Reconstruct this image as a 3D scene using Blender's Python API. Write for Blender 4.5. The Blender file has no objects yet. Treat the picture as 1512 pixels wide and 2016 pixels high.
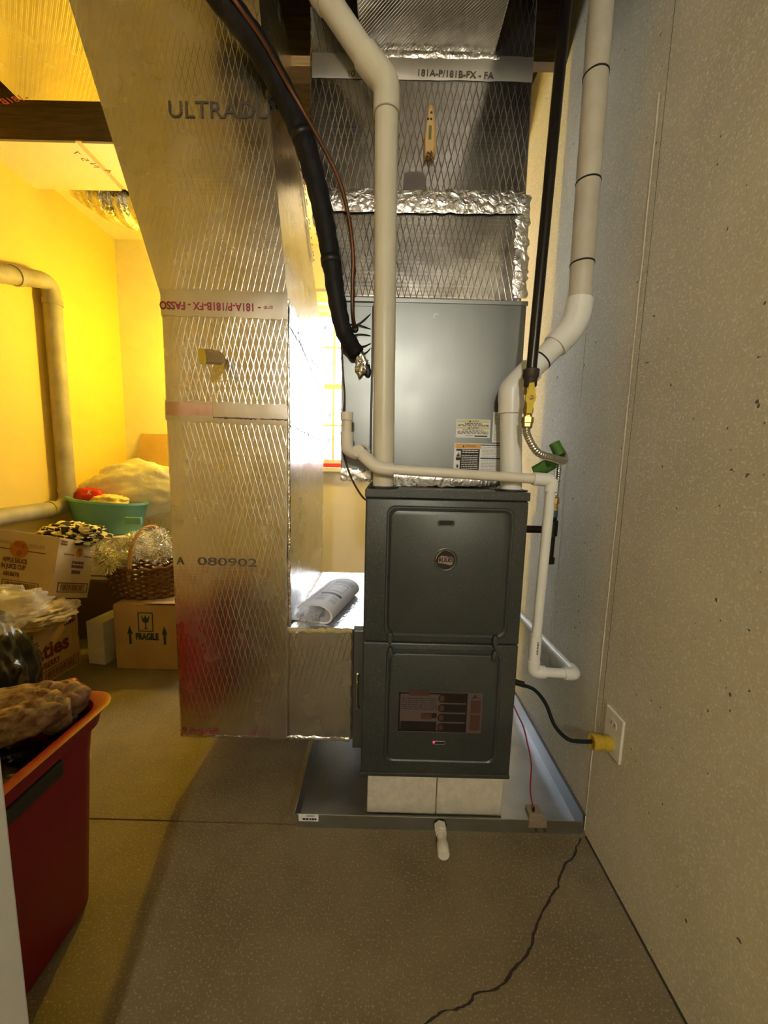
import bpy, bmesh, math, random
from mathutils import Vector, Matrix, noise
random.seed(7)
S = bpy.context.scene
COL = S.collection
V = Vector
# ------------------------------------------------------------------ camera
FPX, PITCH, ROLL, EYE = 757.0, math.radians(7.2), math.radians(1.45), 1.10
_f = V((0, math.cos(PITCH), -math.sin(PITCH))); _u = V((0, math.sin(PITCH), math.cos(PITCH))); _r = V((1, 0, 0))
_R = _r*math.cos(ROLL) + _u*math.sin(ROLL); _U = -_r*math.sin(ROLL) + _u*math.cos(ROLL)
cam = bpy.data.cameras.new('camera'); camo = bpy.data.objects.new('camera', cam); COL.objects.link(camo)
cam.sensor_fit = 'HORIZONTAL'; cam.sensor_width = 36.0; cam.lens = FPX*36.0/1512.0; cam.clip_start = 0.02
camo.matrix_world = Matrix(((_R.x, _U.x, -_f.x, 0), (_R.y, _U.y, -_f.y, 0), (_R.z, _U.z, -_f.z, EYE), (0, 0, 0, 1)))
S.camera = camo
# ------------------------------------------------------------------ world, exposure
S.view_settings.view_transform = 'Standard'; S.view_settings.look = 'None'
S.view_settings.gamma = 1.0; S.view_settings.use_curve_mapping = False
S.view_settings.exposure = 0.4
W = bpy.data.worlds.new('world'); S.world = W; W.use_nodes = True
bg = W.node_tree.nodes['Background']; bg.inputs[0].default_value = (0.84, 0.90, 1.0, 1); bg.inputs[1].default_value = 7.5
# window portal (guides daylight sampling only)
pl = bpy.data.lights.new('window_portal', 'AREA'); pl.shape = 'RECTANGLE'; pl.size = 1.2; pl.size_y = 1.25
pl.cycles.is_portal = True
po = bpy.data.objects.new('window_portal', pl); COL.objects.link(po); po.location = (-.11, 3.19, 1.67); po.rotation_euler = (math.radians(-90), 0, 0)
LAMP_W = 1.0

# ------------------------------------------------------------------ pixel -> place
def ray(x, y):
    dx = x-756; dy = y-1008
    a = dx*math.cos(ROLL)+dy*math.sin(ROLL); b = -dx*math.sin(ROLL)+dy*math.cos(ROLL)
    return _f*FPX + _r*a - _u*b
C0 = V((0, 0, EYE))
def PY(x, y, Y): d = ray(x, y); return C0 + d*(Y/d.y)
def PX(x, y, X): d = ray(x, y); return C0 + d*(X/d.x)
def PZ(x, y, Z): d = ray(x, y); return C0 + d*((Z-EYE)/d.z)

# ------------------------------------------------------------------ materials
MATS = {}
def _mix(nt, fac, a, b):
    n = nt.nodes.new('ShaderNodeMix'); n.data_type = 'RGBA'
    if isinstance(fac, float): n.inputs[0].default_value = fac
    else: nt.links.new(fac, n.inputs[0])
    for k, v in ((6, a), (7, b)):
        if isinstance(v, tuple): n.inputs[k].default_value = (*v, 1)
        else: nt.links.new(v, n.inputs[k])
    return n.outputs[2]
def _noise(nt, co, scale, detail=3.0, rough=.55, stretch=None):
    if stretch:
        mp = nt.nodes.new('ShaderNodeMapping'); mp.inputs[3].default_value = stretch
        nt.links.new(co, mp.inputs[0]); co = mp.outputs[0]
    n = nt.nodes.new('ShaderNodeTexNoise'); n.inputs['Scale'].default_value = scale
    n.inputs['Detail'].default_value = detail; n.inputs['Roughness'].default_value = rough
    nt.links.new(co, n.inputs['Vector']); return n.outputs[0]
def _ramp(nt, x, p0, p1):
    n = nt.nodes.new('ShaderNodeMapRange'); n.inputs[1].default_value = p0; n.inputs[2].default_value = p1
    nt.links.new(x, n.inputs[0]); return n.outputs[0]
def _math(nt, op, a, b=None, clamp=False):
    n = nt.nodes.new('ShaderNodeMath'); n.operation = op; n.use_clamp = clamp
    for k, v in ((0, a), (1, b)):
        if v is None: continue
        if isinstance(v, (int, float)): n.inputs[k].default_value = v
        else: nt.links.new(v, n.inputs[k])
    return n.outputs[0]
def M(name, col=(.5, .5, .5), rough=.5, metal=0., col2=None, vscale=8., vstretch=None, vr=(.35, .65), bump=0., bscale=60., bstretch=None,
      bdist=.002, bdetail=3., speck=None, spscale=220., spr=(.62, .70), emit=None, estr=0., trans=0., alpha=1., spec=.5, coat=0., ior=1.45, dark=None, dscale=40., dr=(.72, .76), rvar=0.):
    if name in MATS: return MATS[name]
    m = bpy.data.materials.new(name); m.use_nodes = True; nt = m.node_tree; b = nt.nodes['Principled BSDF']
    tc = nt.nodes.new('ShaderNodeTexCoord'); co = tc.outputs['Object']
    c = col
    if col2:
        c = _mix(nt, _ramp(nt, _noise(nt, co, vscale, 4., .6, vstretch), *vr), col, col2)
    if speck:
        c = _mix(nt, _ramp(nt, _noise(nt, co, spscale, 2., .5), *spr), c, speck)
    if dark:
        c = _mix(nt, _ramp(nt, _noise(nt, co, dscale, 1., .4), *dr), c, dark)
    if isinstance(c, tuple): b.inputs['Base Color'].default_value = (*c, 1)
    else: nt.links.new(c, b.inputs['Base Color'])
    b.inputs['Roughness'].default_value = rough; b.inputs['Metallic'].default_value = metal
    if rvar:
        rr = _math(nt, 'ADD', _math(nt, 'MULTIPLY', _noise(nt, co, 14., 3.), rvar), rough - rvar*.5)
        nt.links.new(rr, b.inputs['Roughness'])
    b.inputs['Specular IOR Level'].default_value = spec; b.inputs['Coat Weight'].default_value = coat
    b.inputs['Transmission Weight'].default_value = trans; b.inputs['IOR'].default_value = ior; b.inputs['Alpha'].default_value = alpha
    if emit:
        b.inputs['Emission Color'].default_value = (*emit, 1); b.inputs['Emission Strength'].default_value = estr
    if bump:
        n = nt.nodes.new('ShaderNodeBump'); n.inputs['Strength'].default_value = bump; n.inputs['Distance'].default_value = bdist
        nt.links.new(_noise(nt, co, bscale, bdetail, .6, bstretch), n.inputs['Height']); nt.links.new(n.outputs[0], b.inputs['Normal'])
    MATS[name] = m; return m
def foil(name, col, rough, wob=.35, scrim=.5, crumple=0.):
    m = bpy.data.materials.new(name); m.use_nodes = True; nt = m.node_tree; b = nt.nodes['Principled BSDF']
    tc = nt.nodes.new('ShaderNodeTexCoord'); co = tc.outputs['Object']
    sp = nt.nodes.new('ShaderNodeSeparateXYZ'); nt.links.new(co, sp.inputs[0])
    u = _math(nt, 'ADD', sp.outputs[0], sp.outputs[1]); v = sp.outputs[2]
    kv = _math(nt, 'MULTIPLY', v, .26)
    def line(w, p, wd):
        t = _math(nt, 'PINGPONG', _math(nt, 'DIVIDE', w, p), .5)
        return _math(nt, 'SUBTRACT', 1., _math(nt, 'DIVIDE', t, wd), True)
    l1 = line(_math(nt, 'ADD', u, kv), .0175, .08); l2 = line(_math(nt, 'SUBTRACT', u, kv), .0175, .08)
    l3 = line(v, .0105, .25)
    h = _math(nt, 'MAXIMUM', _math(nt, 'MAXIMUM', l1, l2), _math(nt, 'MULTIPLY', l3, .14))
    c = _mix(nt, _ramp(nt, _noise(nt, co, 5., 4.), .35, .7), col, tuple(x*.86 for x in col))
    nt.links.new(c, b.inputs['Base Color'])
    b.inputs['Metallic'].default_value = 1.0
    rr = _math(nt, 'ADD', _math(nt, 'MULTIPLY', _noise(nt, co, 9., 3.), .16), rough-.08); nt.links.new(rr, b.inputs['Roughness'])
    n1 = nt.nodes.new('ShaderNodeBump'); n1.inputs['Strength'].default_value = wob; n1.inputs['Distance'].default_value = .012
    nt.links.new(_noise(nt, co, 7., 2.), n1.inputs['Height'])
    n2 = nt.nodes.new('ShaderNodeBump'); n2.inputs['Strength'].default_value = scrim; n2.inputs['Distance'].default_value = .0008
    nt.links.new(h, n2.inputs['Height']); nt.links.new(n1.outputs[0], n2.inputs['Normal'])
    last = n2
    if crumple:
        n3 = nt.nodes.new('ShaderNodeBump'); n3.inputs['Strength'].default_value = crumple; n3.inputs['Distance'].default_value = .01
        vo = nt.nodes.new('ShaderNodeTexNoise'); vo.inputs['Scale'].default_value = 45.; vo.inputs['Detail'].default_value = 4.; vo.inputs['Distortion'].default_value = 1.2
        nt.links.new(co, vo.inputs['Vector']); nt.links.new(vo.outputs[0], n3.inputs['Height']); nt.links.new(n2.outputs[0], n3.inputs['Normal']); last = n3
    nt.links.new(last.outputs[0], b.inputs['Normal'])
    MATS[name] = m; return m
def checker(name, a, b_, scale):
    m = bpy.data.materials.new(name); m.use_nodes = True; nt = m.node_tree; b = nt.nodes['Principled BSDF']
    tc = nt.nodes.new('ShaderNodeTexCoord'); ck = nt.nodes.new('ShaderNodeTexChecker'); ck.inputs['Scale'].default_value = scale
    ck.inputs[1].default_value = (*a, 1); ck.inputs[2].default_value = (*b_, 1)
    mx = nt.nodes.new('ShaderNodeTexNoise'); mx.inputs['Scale'].default_value = 6.
    va = nt.nodes.new('ShaderNodeVectorMath'); va.operation = 'MULTIPLY_ADD'
    nt.links.new(tc.outputs['Object'], mx.inputs['Vector']); nt.links.new(mx.outputs[1], va.inputs[0]); va.inputs[1].default_value = (.05, .05, .05)
    nt.links.new(tc.outputs['Object'], va.inputs[2]); nt.links.new(va.outputs[0], ck.inputs['Vector'])
    nt.links.new(ck.outputs[0], b.inputs['Base Color']); b.inputs['Roughness'].default_value = .75
    MATS[name] = m; return m

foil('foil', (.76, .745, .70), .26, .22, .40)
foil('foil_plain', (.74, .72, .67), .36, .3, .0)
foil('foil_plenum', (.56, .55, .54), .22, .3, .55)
foil('foil_tape', (.80, .79, .77), .27, .5, .0, .5)
foil('foil_top', (.82, .83, .85), .24, .5, .2, .35)
foil('flex_foil', (.8, .79, .76), .2, .2, .0, .7)
M('concrete_wall', (.60, .575, .47), .9, 0, (.49, .465, .375), 2.6, None, (.3, .7), .4, 70, None, .005, 4., (.74, .72, .62), 210., (.54, .70), dark=(.12, .11, .095), dscale=70., dr=(.78, .80))
M('concrete_floor', (.225, .182, .105), .72, 0, (.135, .107, .06), 3.1, None, (.3, .7), .3, 120, None, .003, 4., (.32, .27, .175), 200., (.56, .70), spec=.4, rvar=.2)
M('painted_wall', (.80, .76, .66), .85, 0, (.74, .70, .60), 3., bump=.15, bscale=150)
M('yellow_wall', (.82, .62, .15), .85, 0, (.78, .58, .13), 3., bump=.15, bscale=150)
M('rear_wall', (.52, .47, .38), .85, 0, (.48, .43, .34), 2., bump=.1, bscale=120)
M('ceiling_white', (.78, .74, .66), .9, 0, (.72, .68, .6), 3.)
M('subfloor', (.16, .11, .07), .9, 0, (.10, .07, .045), 3., (1, 8, 1), bump=.3, bscale=30)
M('joist_wood', (.15, .10, .055), .85, 0, (.08, .055, .03), 6., (1, 14, 14), bump=.3, bscale=40, bstretch=(1, 12, 12))
M('white_trim', (.72, .72, .67), .5, 0, (.64, .63, .58), 6., bump=.08, bscale=80)
M('seam_pale', (.62, .60, .53), .9, 0, (.5, .48, .42), 30.)
M('seam_dark', (.16, .145, .12), .9)
M('crack', (.035, .028, .02), .95)
M('window_white', (.82, .83, .83), .45)
M('glass', (1, 1, 1), .0, 0, trans=1., ior=1.02, spec=.2)
M('red_paint', (.75, .03, .03), .5)
M('furnace_grey', (.070, .080, .081), .38, .55, (.085, .093, .09), 5., bump=.05, bscale=300, speck=(.15, .16, .155), spscale=240., spr=(.60, .72), rvar=.15)
M('furnace_dark', (.01, .01, .01), .6)
M('black', (.008, .008, .009), .45)
M('black_gloss', (.006, .006, .008), .16, 0, spec=.7)
M('galv', (.52, .54, .55), .36, 1., (.43, .45, .46), 9., bump=.05, bscale=25, rvar=.25)
M('coil_metal', (.21, .225, .232), .38, .9, (.18, .195, .20), 4., (1, 1, .3), bump=.05, bscale=60, rvar=.12)
M('galv_dark', (.25, .26, .27), .4, 1.)
M('chrome', (.8, .8, .8), .12, 1.)
M('pvc_cream', (.66, .63, .51), .36, 0, (.60, .57, .45), 5.)
M('pvc_white', (.80, .82, .80), .28, 0, (.74, .76, .74), 6.)
M('pvc_drain', (.74, .71, .62), .42, 0, (.66, .62, .52), 5.)
M('pvc_old', (.56, .53, .44), .5, 0, (.44, .41, .33), 9.)
M('pvc_shaded', (.40, .355, .255), .5, 0, (.30, .265, .185), 9.)  # cream waste pipe: shade on its viewer side put into a darker base colour
M('pvc_band', (.01, .012, .012), .6)
M('insulation_black', (.006, .006, .008), .6, 0, (.012, .012, .014), 12., spec=.25, bump=.5, bscale=26, bstretch=(1, 1, .3), bdist=.01)
M('iron_black', (.010, .008, .008), .30, .4, spec=.7)
M('iron_cast', (.06, .05, .04), .6, .5, bump=.3, bscale=200)
M('brass', (.62, .43, .16), .32, 1.)
M('yellow_plastic', (.55, .40, .035), .45, 0, (.42, .28, .03), 20.)
M('yellow_handle', (.68, .52, .04), .45)
M('copper', (.20, .09, .05), .45, .8, (.11, .055, .035), 9.)
M('steel_flex', (.62, .61, .58), .28, 1.)
M('green_tape', (.07, .20, .025), .55, 0, (.05, .14, .02), 30.)
M('blue_enamel', (.04, .10, .15), .5)
M('cable_brown', (.07, .028, .02), .5)
M('cable_black', (.008, .012, .011), .6, spec=.2)
M('wire_red', (.25, .01, .02), .45)
M('foam_block', (.66, .61, .50), .9, 0, (.56, .52, .42), 40., bump=.5, bscale=90, bdist=.003)
M('label_white', (.78, .79, .78), .5)
M('label_blue', (.05, .07, .16), .5)
M('label_yellow', (.62, .60, .30), .5)
M('label_orange', (.72, .38, .10), .5)
M('ink', (.03, .028, .03), .6)
M('ink_grey', (.28, .28, .30), .6)
M('ink_red', (.30, .03, .07), .55)
M('ink_dim', (.075, .065, .05), .55)
M('label_dim', (.10, .075, .07), .5)
M('label_dim2', (.07, .03, .025), .5)
M('label_black', (.012, .008, .008), .5)
M('led_red', (.5, .01, .05), .4, emit=(1., .03, .12), estr=1.5)
M('thermo', (.50, .30, .08), .45, 0, (.40, .24, .07), 12.)
M('thermo_face', (.58, .40, .17), .45)
M('thermo_lcd', (.14, .15, .06), .3)
M('tape_brown', (.12, .10, .095), .42, .5, bump=.4, bscale=60)
M('paper', (.80, .80, .84), .75)
M('paper_edge', (.62, .58, .54), .85)
M('clear_bag', (.95, .95, .95), .12, 0, alpha=.26, spec=.8, bump=.7, bscale=26, bdist=.01)
M('film_white', (.82, .80, .72), .32, 0, (.74, .72, .64), 9., alpha=.93, bump=.5, bscale=12, bdist=.02)
M('fibre_edge', (.62, .52, .26), .95, 0, (.42, .33, .15), 60., bump=.6, bscale=200)
M('cardboard', (.47, .32, .15), .88, 0, (.41, .27, .12), 5., bump=.15, bscale=120, bstretch=(1, 1, .1))
M('cardboard_lt', (.62, .50, .30), .88, 0, (.55, .43, .25), 7., bump=.15, bscale=90)
M('carton_white', (.72, .68, .55), .85, 0, (.62, .58, .45), 12., bump=.2, bscale=60)
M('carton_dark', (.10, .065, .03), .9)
M('print_brown', (.16, .055, .03), .8)
M('print_red', (.36, .10, .03), .8)
M('print_orange', (.45, .17, .04), .8)
M('print_teal', (.02, .06, .06), .8)
M('print_faded', (.45, .33, .17), .85)
M('wicker', (.17, .075, .035), .6, 0, (.09, .04, .02), 40.)
M('wicker_lt', (.52, .32, .13), .55, 0, (.38, .22, .08), 30.)
M('tinsel', (.88, .87, .84), .2, .6)
M('tinsel_gold', (.85, .80, .50), .25, .5)
M('green_tub', (.17, .42, .40), .42, 0, (.14, .37, .34), 6.)
M('red_pouch', (.52, .02, .015), .3, bump=.3, bscale=25)
M('cloth_yellow', (.85, .66, .20), .85, bump=.3, bscale=20)
M('cloth_beige', (.66, .53, .29), .95, 0, (.5, .38, .18), 14., (1, 1, 5), bump=.9, bscale=16, bstretch=(.6, .6, 7), bdist=.02)
M('quilt', (.46, .34, .20), .92, 0, (.16, .08, .06), 34., (1, 1, 1), (.4, .6), .6, 40, None, .008)
M('quilt2', (.16, .07, .06), .92, 0, (.42, .30, .19), 34., bump=.6, bscale=40, bdist=.008)
M('bin_red', (.27, .005, .022), .42, 0, (.23, .004, .018), 4., bump=.06, bscale=120)
M('bin_handle', (.03, .03, .022), .6)
M('floral', (.78, .74, .62), .8, 0, (.35, .40, .34), 60., vr=(.58, .64))
M('bark', (.16, .20, .17), .9)
M('outlet_white', (.70, .70, .64), .4)
M('bulb_warm', (1, 1, 1), .4, emit=(1.0, .92, .74), estr=460.)
M('bulb_yellow', (1, .8, .1), .4, emit=(1.0, .63, .008), estr=760.)
M('porcelain', (.8, .78, .72), .4)
M('snow_ground', (.75, .8, .8), .9)
checker('bw_cloth', (.80, .70, .36), (.012, .010, .014), 27.)

# ------------------------------------------------------------------ mesh helpers
def finish(name, bm, mat, parent=None, smooth=False, angle=None):
    bmesh.ops.recalc_face_normals(bm, faces=bm.faces)
    me = bpy.data.meshes.new(name); bm.to_mesh(me); bm.free()
    mats = mat if isinstance(mat, (list, tuple)) else [mat]
    for q in mats: me.materials.append(MATS[q])
    if smooth:
        me.shade_smooth() if hasattr(me, 'shade_smooth') else None
        if angle: me.set_sharp_from_angle(angle=math.radians(angle))
    o = bpy.data.objects.new(name, me); COL.objects.link(o)
    if parent is not None: adopt(o, parent)
    return o
def adopt(o, parent):
    o.parent = parent
    r = parent
    while r.parent: r = r.parent
    o.matrix_parent_inverse = Matrix.Translation(-V(r.location)) if r is parent else Matrix.Identity(4)
def tag(o, label, cat, group=None):
    o['label'] = label; o['category'] = cat
    if group: o['group'] = group
    return o
def thing(name, loc, label, cat, group=None):
    o = bpy.data.objects.new(name, None); COL.objects.link(o); o.location = loc; o.empty_display_size = .05
    return tag(o, label, cat, group)
def struct(o): o['kind'] = 'structure'; return o
def B(): return bmesh.new()
def box(bm, x0, x1, y0, y1, z0, z1, bev=0., seg=2):
    vs = [bm.verts.new((x, y, z)) for x in (x0, x1) for y in (y0, y1) for z in (z0, z1)]
    fs = [bm.faces.new([vs[i] for i in q]) for q in ((0, 1, 3, 2), (4, 6, 7, 5), (0, 4, 5, 1), (2, 3, 7, 6), (0, 2, 6, 4), (1, 5, 7, 3))]
    if bev:
        es = list({e for f in fs for e in f.edges})
        bmesh.ops.bevel(bm, geom=es, offset=bev, segments=seg, affect='EDGES', profile=.5)
    return bm
def para(bm, o, a, b, c, bev=0., seg=2):
    o, a, b, c = V(o), V(a), V(b), V(c)
    vs = [bm.verts.new(o+a*i+b*j+c*k) for i in (0, 1) for j in (0, 1) for k in (0, 1)]
    fs = [bm.faces.new([vs[i] for i in q]) for q in ((0, 1, 3, 2), (4, 6, 7, 5), (0, 4, 5, 1), (2, 3, 7, 6), (0, 2, 6, 4), (1, 5, 7, 3))]
    if bev:
        es = list({e for f in fs for e in f.edges})
        bmesh.ops.bevel(bm, geom=es, offset=bev, segments=seg, affect='EDGES', profile=.5)
    return bm
def prism(bm, pts, ext, bev=0.):
    pts = [V(p) for p in pts]; ext = V(ext)
    a = [bm.verts.new(p) for p in pts]; b = [bm.verts.new(p+ext) for p in pts]; n = len(pts)
    fs = [bm.faces.new(a), bm.faces.new(list(reversed(b)))]
    for i in range(n): fs.append(bm.faces.new((a[i], b[i], b[(i+1) % n], a[(i+1) % n])))
    if bev:
        es = list({e for f in fs[:2] for e in f.edges})
        bmesh.ops.bevel(bm, geom=es, offset=bev, segments=2, affect='EDGES', profile=.5)
    return bm
def frames(pts):
    T = []
    for i in range(len(pts)):
        a = pts[max(0, i-1)]; b = pts[min(len(pts)-1, i+1)]
        t = (b-a); T.append(t.normalized() if t.length > 1e-9 else V((0, 0, 1)))
    n = T[0].orthogonal().normalized(); N = []
    for t in T:
        n = (n - t*n.dot(t))
        n = n.normalized() if n.length > 1e-6 else t.orthogonal().normalized()
        N.append(n.copy())
    return T, N
def tube(bm, pts, r, n=14, cap=True):
    pts = [V(p) for p in pts]; T, N = frames(pts)
    rs = r if isinstance(r, (list, tuple)) else [r]*len(pts)
    rings = []
    for p, t, nn, rr in zip(pts, T, N, rs):
        bi = t.cross(nn)
        rings.append([bm.verts.new(p + (nn*math.cos(2*math.pi*k/n) + bi*math.sin(2*math.pi*k/n))*rr) for k in range(n)])
    for a, b in zip(rings, rings[1:]):
        for k in range(n): bm.faces.new((a[k], a[(k+1) % n], b[(k+1) % n], b[k]))
    if cap: bm.faces.new(list(reversed(rings[0]))); bm.faces.new(rings[-1])
    return bm
def fillet(pts, rad, seg=6):
    pts = [V(p) for p in pts]; out = [pts[0]]
    for i in range(1, len(pts)-1):
        a, b, c = pts[i-1], pts[i], pts[i+1]
        u = (a-b); w = (c-b); d = min(rad, u.length*.49, w.length*.49)
        p0 = b+u.normalized()*d; p1 = b+w.normalized()*d
        for k in range(seg+1):
            t = k/seg; out.append(p0*(1-t)**2 + b*2*t*(1-t) + p1*t*t)
    out.append(pts[-1]); return out
def spline(pts, seg=8):
    pts = [V(p) for p in pts]; q = [pts[0]*2-pts[1]]+pts+[pts[-1]*2-pts[-2]]; out = []
    for i in range(1, len(q)-2):
        p0, p1, p2, p3 = q[i-1:i+3]
        for k in range(seg):
            t = k/seg
            out.append(.5*((2*p1)+(p2-p0)*t+(2*p0-5*p1+4*p2-p3)*t*t+(3*p1-p0-3*p2+p3)*t**3))
    out.append(pts[-1]); return out
def cyl(bm, a, b, r, n=18, r2=None): return tube(bm, [a, b], [r, r2 if r2 is not None else r], n)
def lathe(bm, o, axis, prof, n=24):
    o = V(o); axis = V(axis).normalized(); e = axis.orthogonal().normalized(); g = axis.cross(e); rings = []
    for rr, h in prof:
        rings.append([bm.verts.new(o+axis*h+(e*math.cos(2*math.pi*k/n)+g*math.sin(2*math.pi*k/n))*max(rr, 1e-5)) for k in range(n)])
    for a, b in zip(rings, rings[1:]):
        for k in range(n): bm.faces.new((a[k], a[(k+1) % n], b[(k+1) % n], b[k]))
    bm.faces.new(list(reversed(rings[0]))); bm.faces.new(rings[-1]); return bm
def lump(bm, c, rad, amp=.2, freq=3., sub=4, seed=0, flat=None, wr=0., wfreq=(6, 6, 20)):
    c = V(c); res = bmesh.ops.create_icosphere(bm, subdivisions=sub, radius=1.)
    for v in res['verts']:
        d = v.co.normalized(); s = V((seed*3.1, seed*1.7, seed*.9))
        k = 1 + amp*noise.fractal(d*freq+s, .6, 2., 4)
        if wr: k += wr*(abs(noise.noise(V((d.x*wfreq[0], d.y*wfreq[1], d.z*wfreq[2]))+s))-.25)
        p = V((d.x*rad[0], d.y*rad[1], d.z*rad[2]))*k
        if flat is not None and p.z < flat: p.z = flat + (p.z-flat)*.12
        v.co = c+p
    return bm
def rrect(hx, hy, r, n=6):
    out = []
    for cx, cy, a0 in ((hx-r, hy-r, 0), (-hx+r, hy-r, 90), (-hx+r, -hy+r, 180), (hx-r, -hy+r, 270)):
        for k in range(n+1):
            a = math.radians(a0+90*k/n); out.append((cx+r*math.cos(a), cy+r*math.sin(a)))
    return out
def loft(bm, rings, cap0=True, cap1=True):
    R = [[bm.verts.new(p) for p in ring] for ring in rings]
    for a, b in zip(R, R[1:]):
        n = len(a)
        for k in range(n): bm.faces.new((a[k], a[(k+1) % n], b[(k+1) % n], b[k]))
    if cap0: bm.faces.new(list(reversed(R[0])))
    if cap1: bm.faces.new(R[-1])
    return bm
_tn = 0
def text(s, o, right, up, size, mat, parent, name='lettering', off=.0009, bold=0., sx=1., align='LEFT', fit=None):
    """flat lettering as a thin mesh; o = lower left corner, right/up = directions of the writing"""
    cu = bpy.data.curves.new('tmp', 'FONT'); cu.body = s; cu.size = size; cu.extrude = .0002; cu.align_x = align; cu.offset = bold; cu.resolution_u = 3
    to = bpy.data.objects.new('tmp', cu); COL.objects.link(to)
    dg = bpy.context.evaluated_depsgraph_get(); me = bpy.data.meshes.new_from_object(to.evaluated_get(dg))
    bpy.data.objects.remove(to); bpy.data.curves.remove(cu)
    r = V(right).normalized(); u = V(up); u = (u - r*u.dot(r)).normalized(); n = r.cross(u)
    if fit: sx = fit/max(1e-6, max(v.co.x for v in me.vertices)-min(v.co.x for v in me.vertices))
    for v in me.vertices: v.co = V(o) + r*v.co.x*sx + u*v.co.y + n*(v.co.z+off)
    me.materials.clear(); me.materials.append(MATS[mat]); me.name = name
    ob = bpy.data.objects.new(name, me); COL.objects.link(ob); adopt(ob, parent); return ob
class Face:
    """a flat face with 0..1 coordinates: o lower-left corner, r full right vector, u full up vector"""
    def __init__(s, o, r, u, off=.0006): s.o, s.r, s.u = V(o), V(r), V(u); s.n = s.r.cross(s.u).normalized(); s.off = off
    def p(s, a, b, h=0.): return s.o+s.r*a+s.u*b+s.n*(s.off+h)
    def rect(s, bm, a0, b0, a1, b1, h=0., t=.0003): return para(bm, s.p(a0, b0, h), s.r*(a1-a0), s.u*(b1-b0), s.n*t)
    def poly(s, bm, pts, h=0., t=.0003): return prism(bm, [s.p(a, b, h) for a, b in pts], s.n*t)
    def frame(s, bm, a0, b0, a1, b1, w, h=0.):
        asp = s.r.length/s.u.length; wa = w; wb = w*asp
        for q in ((a0, b0, a1, b0+wb), (a0, b1-wb, a1, b1), (a0, b0, a0+wa, b1), (a1-wa, b0, a1, b1)): s.rect(bm, *q, h)
    def text(s, t, a, b, hgt, mat, parent, sx=1., bold=0., h=.0002, align='LEFT', name='lettering', fit=None):
        return text(t, s.p(a, b, h), s.r, s.u, hgt, mat, parent, name, .0003, bold, sx, align, fit*s.r.length if fit else None)
def lines(bm, F, a0, a1, b0, b1, n, hgt=.5, jit=.25, h=.0002, seed=1):
    rnd = random.Random(seed); step = (b1-b0)/n
    for i in range(n):
        y = b1-(i+.5)*step; x = a0
        while x < a1:
            w = (a1-a0)*rnd.uniform(.06, .2); w = min(w, a1-x); F.rect(bm, x, y-step*hgt/2, x+w, y+step*hgt/2, h); x += w+(a1-a0)*.03
        if rnd.random() < jit: continue
def barcode(bm, F, a0, b0, a1, b1, n=16, h=.0002, seed=3):
    rnd = random.Random(seed); x = a0
    while x < a1:
        w = (a1-a0)/n*rnd.choice((.25, .4, .7)); F.rect(bm, x, b0, min(x+w, a1), b1, h); x += w+(a1-a0)/n*rnd.choice((.3, .45))

# ================================================================== the setting
XR, XL, YB, YF, ZC = .635, -2.0, 3.0, -2.6, 2.85
bm = B(); prof = [(YF, 0), (1.0435, 0), (1.0445, -.008), (1.0478, -.008), (1.0488, 0), (YB, 0), (YB, -.15), (YF, -.15)]
prism(bm, [(XL, y, z) for y, z in prof], (XR-XL, 0, 0))
floor = struct(finish('floor', bm, 'concrete_floor'))
# the wandering crack
cp = [(1143, 1650), (1135, 1668), (1128, 1690), (1112, 1702), (1104, 1722), (1098, 1745), (1084, 1765), (1072, 1790), (1060, 1815), (1050, 1840), (1046, 1862), (1036, 1885),
      (1012, 1905), (998, 1930), (985, 1942), (966, 1952), (934, 1956), (926, 1974), (912, 1982), (896, 1988), (874, 1990), (852, 2004), (832, 2022), (800, 2040)]
bm = B(); L = []; Rr = []; rnd = random.Random(5); dens = []
for a, b in zip(cp, cp[1:]):
    for k in range(3): dens.append((a[0]+(b[0]-a[0])*k/3+rnd.uniform(-1.6, 1.6), a[1]+(b[1]-a[1])*k/3+rnd.uniform(-1.5, 1.5)))
for i, q in enumerate(dens):
    p = PZ(q[0], q[1], .0); w = .0027*(.55+.8*rnd.random()); L.append(bm.verts.new((p.x-w, p.y+w*.4, .0008))); Rr.append(bm.verts.new((p.x+w, p.y-w*.4, .0008)))
for i in range(len(L)-1): bm.faces.new((L[i], L[i+1], Rr[i+1], Rr[i]))
finish('floor_crack', bm, 'crack', floor)
bm = B(); box(bm, XR, XR+.2, YF, YB+.2, -.15, ZC+.1); wr = struct(finish('wall_right', bm, 'concrete_wall'))
def seam(name, mat, y, w, h, z0, z1, seed):
    bm = B(); r = random.Random(seed); n = 26; a = []; b = []; c = []
    for i in range(n+1):
        z = z0+(z1-z0)*i/n; j = r.uniform(-.0012, .0012)
        a.append(bm.verts.new((XR+.0002, y-w+j, z))); b.append(bm.verts.new((XR-h*r.uniform(.5, 1.2), y+j, z))); c.append(bm.verts.new((XR+.0002, y+w+j, z)))
    for i in range(n): bm.faces.new((a[i], a[i+1], b[i+1], b[i])); bm.faces.new((b[i], b[i+1], c[i+1], c[i]))
    finish(name, bm, mat, wr)
seam('form_seam', 'seam_pale', 1.042, .0022, .0025, .01, 2.0, 1); seam('form_seam', 'seam_dark', 1.018, .0016, .0006, .3, 2.8, 2)
seam('form_seam', 'seam_pale', 1.362, .003, .003, .35, 1.15, 3); seam('form_seam', 'seam_dark', 1.30, .0012, .0006, 1.3, 2.8, 4)
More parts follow.
